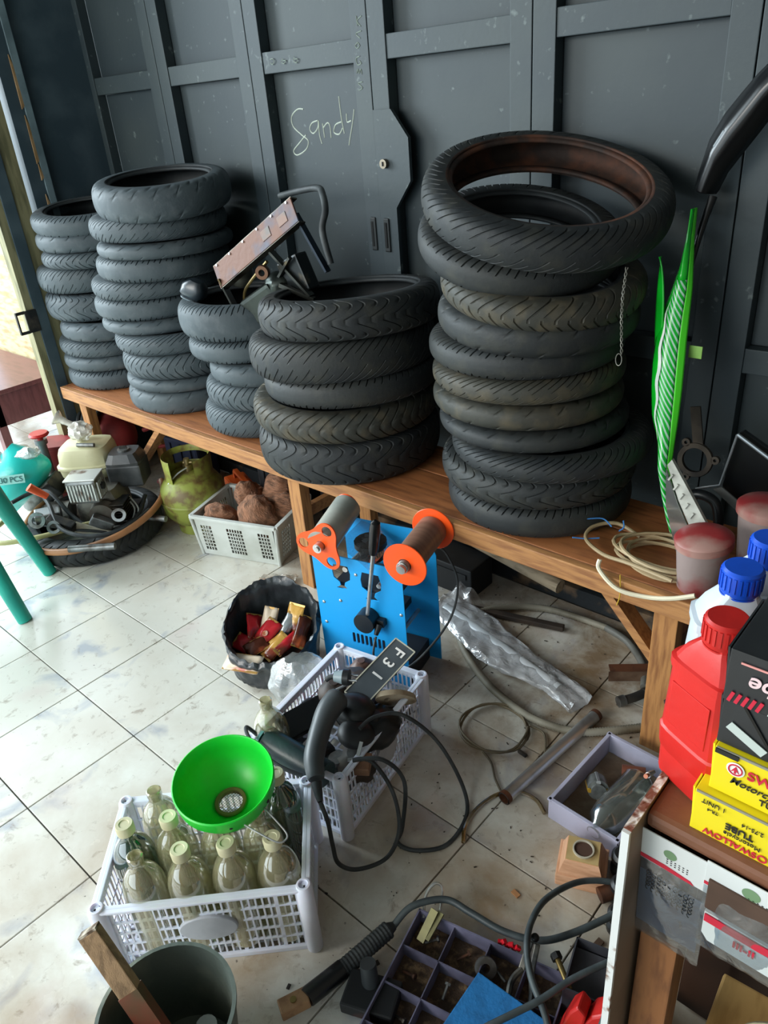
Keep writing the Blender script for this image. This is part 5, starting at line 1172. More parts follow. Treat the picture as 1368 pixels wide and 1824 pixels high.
tag(rg.build('red_beads', mat('red_glitter', '#c21f2c', 0.2)), 'cluster of glossy red beads at the back edge of the organiser', 'beads')
# pliers
plr = thing('pliers', 'black locking pliers standing in the organiser', 'pliers', (0, 0, 0))
pm = mat('plier_black', '#1d2021', 0.35, 0.5, c2='#5c5a52', nscale=18)
MB().bar(OP(0.225, 0.01, 0.085), OP(0.222, -0.03, 0.055), 0.012, 0.008, bevel=0.002).bar(OP(0.238, 0.01, 0.085), OP(0.240, -0.03, 0.055), 0.010, 0.008, bevel=0.002).sphere(OP(0.231, 0.016, 0.09), 0.008).build('jaw', pm, plr)
MB().tube(smooth_path([OP(0.222, -0.03, 0.055), OP(0.212, -0.06, 0.052), OP(0.225, -0.11, 0.05), OP(0.25, -0.14, 0.05)]), 0.006, 8).build('handle', pm, plr, smooth=True)
MB().tube(smooth_path([OP(0.240, -0.03, 0.055), OP(0.252, -0.06, 0.05), OP(0.262, -0.10, 0.05), OP(0.285, -0.13, 0.05)]), 0.006, 8).build('handle', pm, plr, smooth=True)
bb = thing('hex_bolt', 'long brass hex bolt lying right of the pliers', 'bolt', (0, 0, 0))
MB().cyl(OP(0.275, 0.015, 0.055), OP(0.31, -0.025, 0.05), 0.0055, n=12).build('shank', mat('brass', '#8e7a4c', 0.35, 0.8), bb); MB().cyl(OP(0.267, 0.023, 0.056), OP(0.275, 0.015, 0.055), 0.0105, n=6).build('hex_head', dark_metal, bb)
# blue lid
tag(MB().box(OP(0.225, -0.175, 0.053), (0.18, 0.18, 0.010), Euler((0, 0, R_(2))), bevel=0.002).build('blue_panel', mat('blue_panel', '#1f74b5', 0.6, c2='#1a659f', nscale=30, bump=0.3, bscale=150)), 'flat bright blue panel lying over the compartment organiser', 'panel')
dk = thing('dark_lever', 'black cylindrical knob and bracket at the bottom left of the organiser', 'knob', OP(-0.02, -0.165, 0), 0)
MB().cyl((0, 0, 0.01), (-0.012, 0.01, 0.075), 0.017, 0.015, 22).build('knob', mat('knob_grey', '#33383a', 0.45), dk, smooth=True)
MB().box((0.01, -0.01, 0.02), (0.10, 0.07, 0.03), Euler((0, 0, 0.4)), bevel=0.004).build('bracket', mat('bracket_black', '#15171a', 0.5, c2='#4a2a24', nscale=9, lo=0.6, hi=0.7), dk)
db = thing('dark_hopper', 'dark open box leaning beside the white board at the bottom', 'box', (1.875, 0.155, 0), R_(15))
b = MB(); b.box((0, 0, 0.055), (0.085, 0.09, 0.003), Euler((0.3, 0, 0)))
for s_ in (-1, 1): b.box((0.042*s_, 0, 0.045), (0.003, 0.10, 0.09)); b.box((0, 0.048*s_, 0.045), (0.085, 0.003, 0.09))
b.build('body', mat('hopper_dark', '#2c2d33', 0.5, c2='#44454c', nscale=10), db)
# red plastic piece and yellow-black strip
rp = thing('red_plastic_cover', 'bright red folded plastic cover at the bottom beside the white board', 'cover', (1.915, 0.075, 0.0), R_(12))
MB().prism([(-0.035, 0), (0.03, 0), (0.038, 0.075), (0.018, 0.105), (-0.005, 0.085), (-0.030, 0.035)], 0.045, Matrix(((1,0,0),(0,0.25,1),(0,1,-0.25))), (0, -0.02, 0.02)).build('body', red_p, rp, bev=0.004)
MB().prism([(-0.045, 0), (-0.002, 0), (0.006, 0.085), (-0.010, 0.098), (-0.022, 0.08)], 0.04, Matrix(((1,0,0),(0,0.25,1),(0,1,-0.25))), (-0.018, -0.025, 0.02)).build('fold', red_p, rp, bev=0.004)
yb = thing('hazard_strip', 'yellow and black striped card strip at the bottom edge', 'strip', (1.875, 0.03, 0.065), R_(25))
MB().box((0, 0, 0), (0.05, 0.035, 0.002)).build('card', mat('hazard_yellow', '#e2c21f', 0.5), yb)
for k in range(2): MB().prism([(-0.014+k*0.022, -0.017), (-0.006+k*0.022, -0.017), (-0.002+k*0.022, 0.008), (-0.010+k*0.022, 0.008)], 0.0005, None, (0, 0, 0.001)).build('black_stripe', black_txt, yb)

# welding electrode holder and thick cables
wh = thing('electrode_holder', 'black electrode holder with a wooden tip lying left of the organiser', 'tool', (0, 0, 0))
A_ = Vector((1.455, -0.225, 0.022)); M1 = Vector((1.478, -0.175, 0.024)); M2 = Vector((1.495, -0.10, 0.027)); B_ = Vector((1.515, 0.01, 0.034))
MB().bar(A_, M1, 0.030, 0.024, bevel=0.003).build('wooden_tip', mat('tip_wood', '#a5805c', 0.6, c2='#8a6748', stretch=(6, 6, 6)), wh)
MB().cyl(A_.lerp(M1, 0.5)+Vector((0, 0, 0.012)), A_.lerp(M1, 0.5)+Vector((0, 0, 0.0145)), 0.006, n=18).build('screw', mat('brass', ''), wh)
MB().tube([M1-Vector((0, 0.004, 0)), M1, M2], [0.0175, 0.0185, 0.0185], 20).build('smooth_grip', black_gloss, wh, smooth=True)
P = [M2.lerp(B_, k/30) for k in range(31)]
MB().tube(P, [0.0175 if k % 2 else 0.0163 for k in range(31)], 18).build('ribbed_grip', black_rubber, wh)
MB().tube([B_, B_+Vector((0.004, 0.012, 0.001))], [0.013, 0.008], 14).build('collar', black_rubber, wh, smooth=True)
cab = mat('thick_cable', '#30383a', 0.5, c2='#454e50', nscale=20)
tag(MB().tube(smooth_path([(1.518, 0.018, 0.034), (1.530, 0.065, 0.055), (1.575, 0.115, 0.06), (1.63, 0.125, 0.058), (1.70, 0.135, 0.055), (1.76, 0.165, 0.05), (1.80, 0.215, 0.05), (1.845, 0.29, 0.06), (1.88, 0.36, 0.07)], 8), 0.0068, 10).build('welding_cable', cab, smooth=True), 'thick grey cable running from the electrode holder across the organiser', 'cable')
tag(MB().tube(smooth_path([(1.87, 0.36, 0.05), (1.82, 0.37, 0.04), (1.76, 0.32, 0.05), (1.735, 0.235, 0.075), (1.742, 0.165, 0.095), (1.765, 0.11, 0.105), (1.80, 0.07, 0.10), (1.85, 0.035, 0.09), (1.90, -0.02, 0.08)], 8), 0.0062, 10).build('looped_cable', cab, smooth=True), 'thick grey cable looping upright over the pliers', 'cable')
tag(MB().tube(smooth_path([(1.935, 0.25, 0.115), (1.90, 0.185, 0.115), (1.86, 0.11, 0.115), (1.83, 0.04, 0.11), (1.79, -0.03, 0.10), (1.75, -0.10, 0.09)], 8), 0.0058, 10).build('straight_cable', cab, smooth=True), 'thick grey cable crossing straight over the blue panel', 'cable')
tag(MB().tube(smooth_path([(1.935, 0.35, 0.28), (1.932, 0.22, 0.24), (1.938, 0.10, 0.20), (1.94, 0.02, 0.12), (1.945, -0.03, 0.02)], 6), 0.0055, 10).build('hanging_cable', cab, smooth=True), 'grey cable hanging down along the white board edge', 'cable')
tag(MB().tube([(1.795, 0.335, 0.02), (1.83, 0.385, 0.025)], 0.016, 18).build('rusty_tube', rust, smooth=True), 'short rusty tube stub near the lowest rubber spool', 'tube')

# ================================================================ RIGHT TABLE, BOARD AND GOODS
TZ = 0.70
tbl = thing('brown_table', 'brown wooden table with rounded edge carrying oil bottles and boxes', 'table', (0, 0, 0))
tw_ = mat('brown_table_wood', '#7a4f38', 0.5, c2='#5c3927', nscale=6, bump=0.2, bscale=60, lo=0.4, hi=0.7)
MB().box((2.205, 0.235, TZ-0.012), (0.462, 0.42, 0.024), bevel=0.008).build('tabletop', tw_, tbl)
MB().box((2.21, 0.045, TZ-0.054), (0.44, 0.02, 0.06), bevel=0.002).build('apron', mat('dark_brown_wood', '#3c2518', 0.6, c2='#2a1a12', nscale=7), tbl)
MB().box((1.990, 0.235, TZ-0.054), (0.02, 0.38, 0.06), bevel=0.002).build('apron', mat('dark_brown_wood', ''), tbl)
for (x, y) in ((2.005, 0.065), (2.41, 0.065), (2.005, 0.41), (2.41, 0.41)):
    MB().box((x, y, (TZ-0.024)/2), (0.05, 0.045, TZ-0.024), bevel=0.003).build('leg', mat('table_leg_wood', '#8d5c34', 0.6, c2='#6f4526', nscale=6, stretch=(12, 12, 2)) if x < 2.1 else tw_, tbl)
MB().box((2.208, 0.250, 0.34), (0.43, 0.012, 0.66)).build('shade_panel', mat('dark_brown_wood', ''), tbl)  # added dark sheet, stands in for the shade under the table
bd = thing('white_board', 'thin board with chipped white edge standing against the table side', 'board', (0, 0, 0))
MB().box((1.969, 0.07, 0.352), (0.009, 0.17, 0.704), bevel=0.001).build('board', mat('board_brown_face', '#7d6a58', 0.7, c2='#66543f', nscale=6), bd)
MB().box((1.969, -0.0175, 0.352), (0.0095, 0.005, 0.705)).build('white_edge', mat('chipped_white', '#cfd2d0', 0.7, c2='#7a5b48', nscale=30, lo=0.6, hi=0.68), bd)
b = MB().sheet(lambda u, v: Vector((1.9642+0.0098*u, -0.015+0.17*v, 0.7045+0.0015*noise.noise(Vector((u*8, v*30, 4))))), 4, 40)
b.build('torn_top_edge', mat('torn_edge', '#d9d4cc', 0.8, c2='#7a4a38', nscale=45, lo=0.48, hi=0.6, world=True), bd, solid=0.002)

def oil_bottle(name, label, loc, rz, m, capm, group=None):
    t = thing(name, label, 'bottle', loc, R_(rz), group)
    S = [(0.0, 0.040, 0.026, 0, 0), (0.003, 0.043, 0.029, 0, 0), (0.035, 0.0435, 0.0295, 0, 0), (0.042, 0.0435, 0.0295, 0, 0), (0.046, 0.0455, 0.0315, 0, 0), (0.075, 0.047, 0.033, 0, 0), (0.078, 0.045, 0.031, 0, 0),
         (0.155, 0.041, 0.030, 0, 0), (0.168, 0.0405, 0.030, 0, 0), (0.170, 0.043, 0.032, 0, 0), (0.182, 0.043, 0.032, 0, 0), (0.184, 0.039, 0.029, 0.001, 0), (0.200, 0.032, 0.026, 0.003, 0), (0.214, 0.022, 0.021, 0.005, 0), (0.218, 0.019, 0.019, 0.006, 0), (0.228, 0.019, 0.019, 0.006, 0)]
    MB().loft(S, 32, 5.0).build('body', m, t, smooth=True, angle=25)
    n = 48; P = []
    b = MB(); b.lathe([(0.0, 0.252), (0.0205, 0.252), (0.0232, 0.249), (0.0232, 0.222), (0.022, 0.219), (0, 0.219)], n, (0.006, 0, 0))
    for k in range(24): a = 2*PI*k/24; b.box((0.006+0.0235*math.cos(a), 0.0235*math.sin(a), 0.236), (0.0018, 0.003, 0.020), Euler((0, 0, a)))
    b.build('cap', capm, t, smooth=True)
    MB().lathe([(0.0205, 0.2165), (0.0225, 0.2165), (0.0225, 0.2185), (0.0205, 0.2185)], 32, (0.006, 0, 0)).build('tamper_ring', capm, t)
    MB().box((0, -0.0300, 0.12), (0.056, 0.002, 0.062), bevel=0.0008).build('label_panel', m, t)
    return t
blue_cap = mat('blue_cap', '#1450c8', 0.35, c2='#1046b4', nscale=10)
wbm2 = mat('white_bottle', '#c3cdd6', 0.4, c2='#a9b0b4', nscale=6)
oil_bottle('oil_bottle', 'bright red plastic oil bottle standing on the brown table corner', (2.000, 0.105, TZ), -24, red_p, red_p)
oil_bottle('oil_bottle', 'white oil bottle with blue cap directly behind the red bottle', (1.980, 0.203, TZ), 30, wbm2, blue_cap)
oil_bottle('oil_bottle', 'second white oil bottle with blue cap at the right frame edge', (1.985, 0.285, TZ), 30, wbm2, blue_cap)
b_ = thing('red_lidded_jar', 'small jar with red lid leaning behind the black boxes', 'jar', (2.075, 0.20, TZ), 0)
MB().lathe([(0, 0), (0.035, 0), (0.038, 0.004), (0.038, 0.17), (0.03, 0.185), (0.0, 0.185)], 28).build('body', mat('dark_jar', '#3c3a3a', 0.4), b_, smooth=True); MB().lathe([(0.04, 0.175), (0.042, 0.18), (0.042, 0.20), (0.038, 0.205), (0, 0.205)], 28).build('lid', red_p, b_, smooth=True)

yel = mat('yellow_carton', '#e3cf16', 0.45, c2='#c9b414', nscale=5, lo=0.55, hi=0.8)
carton_in = mat('carton_grey', '#8b8878', 0.7)
blk = mat('black_carton', '#26282a', 0.35, c2='#34373a', nscale=6)
def carton(name, label, loc, size, rz, m, group=None):
    t = thing(name, label, 'box', loc, R_(rz), group)
    w, d, h = size
    b = MB(); b.box((w/2, d/2, h/2), (w, d, h), bevel=0.0012); b.build('carton', m, t)
    MB().box((w/2, 0.0, h-0.001), (w*0.98, 0.0015, 0.003)).build('edge_fold', carton_in if m is yel else m, t)
    MB().box((-0.0012, d/2, h*0.5), (0.002, d*0.9, h*0.9), Euler((0, R_(-4), 0))).build('end_flap', m, t)
    return t
RX = (PI/2, 0, 0); RXI = (PI/2, PI, 0)
c1 = carton('tube_box', 'lowest yellow tube carton with upside-down red lettering on the table', (2.020, 0.036, TZ), (0.17, 0.11, 0.062), 0, yel, 'yellow tube cartons')
text_obj('carton_text', 'SWALLOW', 0.0115, (0.044, -0.0018, 0.009), RXI, red_txt, c1, bold=0.00025, sx=1.0)
text_obj('carton_text', 'TUBE', 0.0125, (0.052, -0.0018, 0.0315), RXI, black_txt, c1, bold=0.0003)
text_obj('carton_text', 'Motorcycle', 0.0085, (0.056, -0.0018, 0.0205), RXI, black_txt, c1)
text_obj('carton_text', '2.75-14', 0.0075, (0.064, -0.0018, 0.044), RXI, black_txt, c1)
text_obj('carton_text', '1 UNIT', 0.0085, (0.022, -0.0018, 0.052), RXI, black_txt, c1)
text_obj('carton_text', 'TR-4', 0.006, (0.022, -0.0018, 0.042), RXI, black_txt, c1)
MB().lathe([(0.0035, -0.0004), (0.0052, -0.0004), (0.0052, 0.0004), (0.0035, 0.0004), (0.0035, -0.0004)], 28, (0.079, -0.0018, 0.009), Euler((PI/2, 0, 0))).build('round_logo', red_txt, c1)
c2 = carton('tube_box', 'upper yellow tube carton with upright red lettering above the lowest carton', (2.030, 0.046, TZ+0.064), (0.17, 0.11, 0.062), 0, yel, 'yellow tube cartons')
text_obj('carton_text', 'SWALLOW', 0.0165, (0.036, -0.0018, 0.042), RX, red_txt, c2, bold=0.0003, sx=1.05, align='LEFT')
text_obj('carton_text', 'Motorcycle', 0.0125, (0.020, -0.0018, 0.026), RX, black_txt, c2, bold=0.0001, shear=0.3, align='LEFT')
text_obj('carton_text', 'TUBE', 0.011, (0.052, -0.0018, 0.013), RX, black_txt, c2, bold=0.0002, align='LEFT')
MB().cap(0.0095, 0, 28, (0.024, -0.0022, 0.043), Euler((PI/2, 0, 0))).build('logo_disc', white_txt, c2)
MB().lathe([(0.0062, -0.0005), (0.0075, -0.0005), (0.0075, 0.0005), (0.0062, 0.0005), (0.0062, -0.0005)], 28, (0.024, -0.0026, 0.043), Euler((PI/2, 0, 0))).prism([(-0.0045, -0.004), (0.0, 0.005), (0.0045, -0.004), (0.001, -0.001), (0.001, -0.005), (-0.001, -0.005), (-0.001, -0.001)], 0.0004, VERT, (0.024, -0.0030, 0.043)).build('round_logo', red_txt, c2)
MB().box((0.013, -0.0015, 0.0585), (0.024, 0.002, 0.006)).build('black_corner_label', black_txt, c2)
c3 = carton('tube_box', 'black tube carton with white script lettering on the yellow cartons', (2.028, 0.052, TZ+0.128), (0.17, 0.11, 0.062), 0, blk, 'black tube cartons')
text_obj('carton_text', 'King', 0.020, (0.078, -0.0018, 0.044), RX, mat('pink_print', '#e0c4c6', 0.5), c3, shear=0.25, bold=0.0002)
MB().bar((0.062, -0.0016, 0.032), (0.100, -0.0016, 0.032), 0.001, 0.0022).build('underline', white_txt, c3)
MB().bar((0.010, -0.0016, 0.030), (0.048, -0.0016, 0.010), 0.001, 0.011).build('white_stripe', mat('grey_print', '#b9c4be', 0.5), c3)
MB().bar((0.018, -0.0016, 0.066), (0.062, -0.0016, 0.004), 0.001, 0.003).build('black_curve', mat('gloss_black_print', '#050505', 0.2), c3)
c4 = carton('tube_box', 'topmost black tube carton with red stripes and inverted lettering', (2.028, 0.046, TZ+0.192), (0.17, 0.11, 0.066), 0, blk, 'black tube cartons')
text_obj('carton_text', 'Tube', 0.026, (0.050, -0.0018, 0.034), RXI, mat('pink_print', ''), c4, shear=0.2, bold=0.0004)
MB().bar((0.012, -0.0016, 0.054), (0.10, -0.0016, 0.054), 0.001, 0.0022).build('red_line', mat('salmon_print', '#d9938c', 0.5), c4)
for k in range(5): MB().bar((0.006+k*0.007, -0.0016, 0.002), (0.010+k*0.007, -0.0016, 0.015), 0.001, 0.0035).build('red_stripe', red_txt, c4)
for k in range(3): MB().bar((0.046+k*0.009, -0.0016, 0.002), (0.050+k*0.009, -0.0016, 0.014), 0.001, 0.004).build('grey_stripe', mat('grey_print', ''), c4)
MB().box((0.11, 0.05, 0.0672), (0.07, 0.04, 0.001), bevel=0.0003).build('white_sticker', white_txt, c4)
MB().box((0.10, 0.10, 0.0672), (0.13, 0.016, 0.001)).build('red_top_band', red_p, c4)

# hanging spring packs
def hang_pack(label, x, z, w, h, tilt, y=0.022, big=False):
    t = thing('hanging_packet', label, 'packet', (x, y, z), 0, rot=(R_(4), R_(tilt), 0))
    MB().sheet(lambda u, v: Vector((w*(u-.5), -0.010*math.sin(PI*u)*math.sin(PI*v)**0.7+0.003*noise.noise(Vector((u*6, v*6, x*9))), -h*0.24-(h*0.76)*v)), 18, 18).sheet(lambda u, v: Vector((w*(u-.5), 0.002+0.003*noise.noise(Vector((u*5, v*5, x*5))), -h*0.24-(h*0.76)*v)), 10, 10).build('plastic_pouch', clear_mat('pouch_film', '#dfe8ee', 0.05, 0.05, '#8fa0b4', 0.2, crinkle=0.25), t, smooth=True)
    MB().box((0, 0, -h*0.13), (w, 0.0016, h*0.26), bevel=0.0005).build('header_card', mat('card_white', '#d5dad9', 0.5), t)
    MB().prism([(-w*.5, -h*.215), (-w*.1, -h*.215), (w*.25, -h*.235), (w*.3, -h*.258), (-w*.5, -h*.245)], 0.0006, VERT, (0, -0.0016, 0)).build('red_swoosh', red_txt, t)
    MB().cap(w*0.09, 0.0, 24, (-w*0.05, -0.0012, -h*0.11), Euler((PI/2, 0, 0))).build('green_logo', mat('green_logo', '#6f8f6a', 0.5), t)
    for k in range(4): text_obj('card_print', ['quality parts', 'motor spare part', 'genuine springs', 'set of ten'][k] if False else '- - - - - -', 0.008, (0.005, -0.0012, -h*(0.15+0.018*k)), RX, black_txt, t) if k < 3 else None
    return t
h1 = hang_pack('clear hanging packet of dark springs with white header card on the table edge', 2.013, 0.676, 0.088, 0.215, 0)
sp = MB()
for k in range(9):
    x = -0.026+k*0.0066
    sp.tube([(x+0.0026*math.cos(a), -0.004+0.0026*math.sin(a), -0.068-0.010*(k/9)-a*0.0012) for a in [i*0.7 for i in range(44)]], 0.0006, 4)
q = sp.build('dark_springs', dark_metal, h1)
MB().box((0, 0.001, -0.135), (0.078, 0.001, 0.11)).build('dark_insert', mat('slate_card', '#4a5666', 0.5, c2='#5d6a7a', nscale=8), h1)
h2 = hang_pack('second hanging packet with white and red printed pad at the right edge', 2.105, 0.682, 0.11, 0.17, 0, 0.02)
MB().box((0, -0.002, -0.055), (0.10, 0.004, 0.055), bevel=0.002).build('brown_pad', mat('pad_brown', '#5b4436', 0.8, c2='#4a362a'), h2)
MB().prism([(-.048, -.085), (.048, -.085), (.048, -.140), (-.040, -.140), (-.048, -.128)], 0.004, VERT, (0, -0.006, 0)).build('printed_insert', mat('insert_white', '#c9d0cf', 0.5), h2)
MB().bar((-.047, -0.0075, -.094), (.047, -0.0075, -.094), 0.001, 0.014).build('red_band', red_txt, h2)
text_obj('insert_print', 'ASPIRA', 0.016, (0.0, -0.0085, -0.113), RX, red_txt, h2, bold=0.0005) if False else text_obj('insert_print', 'III-II', 0.016, (0.0, -0.0085, -0.113), RX, red_txt, h2, bold=0.0005)

# wooden seat and hoops at the lower right corner
ws = thing('wooden_stool', 'tan wooden stool seat in the shade below the hanging packets', 'stool', (2.16, 0.155, 0), R_(4))
MB().box((0, 0, 0.21), (0.19, 0.12, 0.02), bevel=0.004).build('seat', mat('tan_wood', '#b08a52', 0.5, c2='#97723f', nscale=5, stretch=(10, 2, 2)), ws)
for sx, sy in ((-1, -1), (1, -1), (1, 1), (-1, 1)): MB().box((0.085*sx, 0.055*sy, 0.10), (0.022, 0.022, 0.20)).build('leg', mat('tan_wood', ''), ws)
for k in range(3):
    q = MB().tube([(2.215+0.045*k+0.10*math.cos(a), 0.075+0.01*k, 0.30+0.10*math.sin(a)) for a in [2*PI*i/40 for i in range(40)]], 0.006, 8, closed=True)
    q.tube([(2.215+0.045*k+0.089*math.cos(a), 0.075+0.01*k, 0.30+0.089*math.sin(a)) for a in [2*PI*i/40 for i in range(40)]], 0.004, 6, closed=True)
    tag(q.build('hoop', mat('hoop_cream', '#a9a285', 0.5) if k % 2 == 0 else black_rubber, smooth=True), ['leftmost cream rubber hoop leaning on the stool at the lower right corner', 'black rubber hoop between the two cream hoops', 'rightmost cream rubber hoop at the lower right corner'][k], 'hoop', 'hoops at the lower right')

# ================================================================ ON THE BENCH, RIGHT END
# paint cans
dusty_red = mat('dusty_red', '#8f2a2c', 0.5, c2='#a07a70', nscale=8, lo=0.45, hi=0.62)
canb = mat('dusty_can', '#8a7a76', 0.7, c2='#84282a', nscale=6, lo=0.5, hi=0.65, bump=0.2)
def can(label, loc, r, h, tilt):
    t = thing('paint_can', label, 'can', loc, 0, None)
    MB().lathe([(0, 0), (r*0.72, 0), (r*0.76, 0.003), (r*0.97, h*0.93), (r*0.97, h*0.94), (0, h*0.94)], 36).build('body', canb, t, smooth=True)
    q = MB().lathe([(r*0.99, -0.014), (r*1.05, -0.012), (r*1.06, 0.004), (r*0.98, 0.009), (r*0.5, 0.013), (0, 0.014)], 36).build('lid', dusty_red, t, smooth=True)
    q.location = (0, 0, h*0.97); q.rotation_euler = tilt
    MB().prism([(-0.006, 0), (0.006, 0), (0.009, h*0.85), (-0.009, h*0.85)], 0.001, VERT, (-r*0.15, -r*0.97, 0.01)).build('red_drip', dusty_red, t) if False else None
    return t
can('dusty red plastic cup with ajar red lid at the front of the bench end', (1.742, 0.822, BZ), 0.056, 0.125, (R_(4), R_(-6), 0))
can('dusty cup with speckled red lid behind at the right bench end', (1.812, 0.99, BZ), 0.060, 0.145, (0, 0, 0))
# cream cable coil with blue wire ends
cc_ = mat('cream_cable', '#a99674', 0.5, c2='#8a7656', nscale=8)
b = MB(); P = []
for k in range(130):
    a = 2*PI*k/26+0.4; r = 0.075+0.012*math.sin(k*0.37)
    P.append((1.635+r*1.25*math.cos(a)+0.01*math.sin(k*0.21), 0.865+r*0.9*math.sin(a), BZ+0.010+0.0065*(k//26)+0.004*math.sin(a*2)))
b.tube(P, 0.0042, 6)
b.tube(smooth_path([(1.56, 0.93, BZ+0.012), (1.50, 0.93, BZ+0.03), (1.46, 0.885, BZ+0.03), (1.465, 0.84, BZ+0.02), (1.53, 0.80, BZ+0.02), (1.60, 0.79, BZ+0.025), (1.70, 0.785, BZ+0.02)], 6), 0.0046, 8)
cl = b.build('cable_coil', cc_, smooth=True); tag(cl, 'coil of dusty cream cable with bare blue wires on the bench', 'cable')
b = MB(); b.tube(smooth_path([(1.50, 0.90, BZ+0.035), (1.475, 0.90, BZ+0.05), (1.44, 0.865, BZ+0.055), (1.40, 0.845, BZ+0.065)]), 0.0018, 6)
b.tube(smooth_path([(1.49, 0.86, BZ+0.02), (1.465, 0.84, BZ+0.02), (1.44, 0.82, BZ+0.025)]), 0.0018, 6); b.tube(smooth_path([(1.52, 0.90, BZ+0.03), (1.535, 0.89, BZ+0.05), (1.535, 0.885, BZ+0.07)]), 0.0018, 6)
b.build('blue_wire', mat('blue_wire', '#3f7fc0', 0.4), cl)
q = MB().tube(smooth_path([(1.545, 0.755, BZ+0.035), (1.55, 0.745, BZ+0.015), (1.60, 0.735, BZ-0.012), (1.66, 0.745, BZ-0.015), (1.715, 0.75, BZ+0.0), (1.76, 0.76, BZ+0.02)], 6), 0.0052, 8)
tag(q.build('pale_cable', mat('pale_cable', '#d8cfb4', 0.45), smooth=True), 'pale cream cable end drooping over the bench front edge', 'cable')
tag(MB().tube(smooth_path([(1.60, 0.745, BZ+0.02), (1.605, 0.742, BZ-0.03), (1.60, 0.74, BZ-0.06)]), 0.0015, 6).build('yellow_tie', mat('yellow_tie', '#b5932c', 0.5)), 'thin yellow wire tie hanging from the pale cable', 'wire tie')

# green fairing: curved shell
stripe = bpy.data.materials.new('green_striped_graphic'); stripe.use_nodes = True
nt = stripe.node_tree; N = nt.nodes; L = nt.links; pb = N['Principled BSDF']; pb.inputs['Roughness'].default_value = 0.25
tc = N.new('ShaderNodeTexCoord'); mp = N.new('ShaderNodeMapping'); mp.inputs['Rotation'].default_value = (0, R_(32), 0)
wv = N.new('ShaderNodeTexWave'); wv.wave_type = 'BANDS'; wv.bands_direction = 'X'; wv.inputs['Scale'].default_value = 42
L.new(tc.outputs['Object'], mp.inputs[0]); L.new(mp.outputs[0], wv.inputs['Vector'])
cr = N.new('ShaderNodeMapRange'); cr.inputs['From Min'].default_value = 0.60; cr.inputs['From Max'].default_value = 0.72; L.new(wv.outputs['Fac'], cr.inputs['Value'])
mx = N.new('ShaderNodeMix'); mx.data_type = 'RGBA'; L.new(cr.outputs[0], mx.inputs['Factor']); mx.inputs[6].default_value = (*lin('#14b534'), 1); mx.inputs[7].default_value = (*lin('#b9e2cc'), 1); L.new(mx.outputs[2], pb.inputs['Base Color'])
fgreen = mat('fairing_green', '#12c02c', 0.22, coat=0.5)
fedge = mat('fairing_edge_green', '#4fdc2e', 0.3)
fg = thing('green_fairing', 'tall curved bright green motorcycle fairing leaning beside the rightmost tyre stack', 'fairing', (0, 0, 0))
KEY = [(0.475, 0.985, 1.622, 1.642), (0.54, 0.98, 1.600, 1.622), (0.60, 0.98, 1.582, 1.606), (0.66, 0.98, 1.566, 1.596), (0.71, 1.0, 1.552, 1.590), (0.76, 1.02, 1.524, 1.585), (0.82, 1.03, 1.512, 1.582), (0.88, 1.04, 1.505, 1.577), (0.94, 1.06, 1.500, 1.568), (0.99, 1.075, 1.503, 1.562), (1.04, 1.085, 1.515, 1.558), (1.09, 1.10, 1.522, 1.548), (1.14, 1.115, 1.526, 1.538), (1.20, 1.125, 1.529, 1.533)]
def interp(z):
    for a, b_ in zip(KEY, KEY[1:]):
        if z <= b_[0] + 1e-9:
            t = (z-a[0])/(b_[0]-a[0]); t = max(0, t)
            return [a[i]*(1-t)+b_[i]*t for i in (1, 2, 3)]
    return KEY[-1][1:]
def shell(u0, u1, zlo, zhi, bow=0.025, push=0.0):
    def f(u, v):
        z = zlo+(zhi-zlo)*v; y, xl, xr = interp(z); uu = u0+(u1-u0)*u
        return Vector((xl+(xr-xl)*uu, y - bow*math.sin(PI*uu) + push, z))
    return f
MB().sheet(shell(0.0, 0.30, 0.475, 1.20), 6, 60).build('left_panel', fgreen, fg, smooth=True, solid=0.003)
MB().sheet(shell(0.30, 0.82, 0.475, 1.06), 8, 60).build('striped_panel', stripe, fg, smooth=True, solid=0.003)
MB().sheet(shell(0.30, 0.82, 1.06, 1.20), 6, 12).build('upper_panel', fgreen, fg, smooth=True, solid=0.003)
MB().sheet(shell(0.82, 1.0, 0.475, 1.20), 4, 60).build('edge_strip', fedge, fg, smooth=True, solid=0.003)
MB().sheet(lambda u, v: Vector((1.492+0.022*u*math.sin(PI*min(1, v*1.02))**0.6-0.006*math.sin(PI*v)+0.012*(1-v), 1.06-0.01*u, 0.86+0.25*v)), 5, 24).build('rear_fin', fgreen, fg, smooth=True, solid=0.003)
MB().sheet(lambda u, v: Vector((interp(0.72+0.30*v)[1]+(interp(0.72+0.30*v)[2]-interp(0.72+0.30*v)[1])*(0.30+0.10*u*math.sin(PI*v)+0.03*math.sin(v*26)), interp(0.72+0.30*v)[0]-0.0275-0.001, 0.72+0.30*v)), 3, 30).build('white_flash', mat('flash_white', '#c9d6cf', 0.3), fg, smooth=True)
MB().box((1.585, 1.075, 0.905), (0.03, 0.003, 0.028), bevel=0.001).build('mounting_tab', mat('tab_green', '#7fae4c', 0.5), fg)
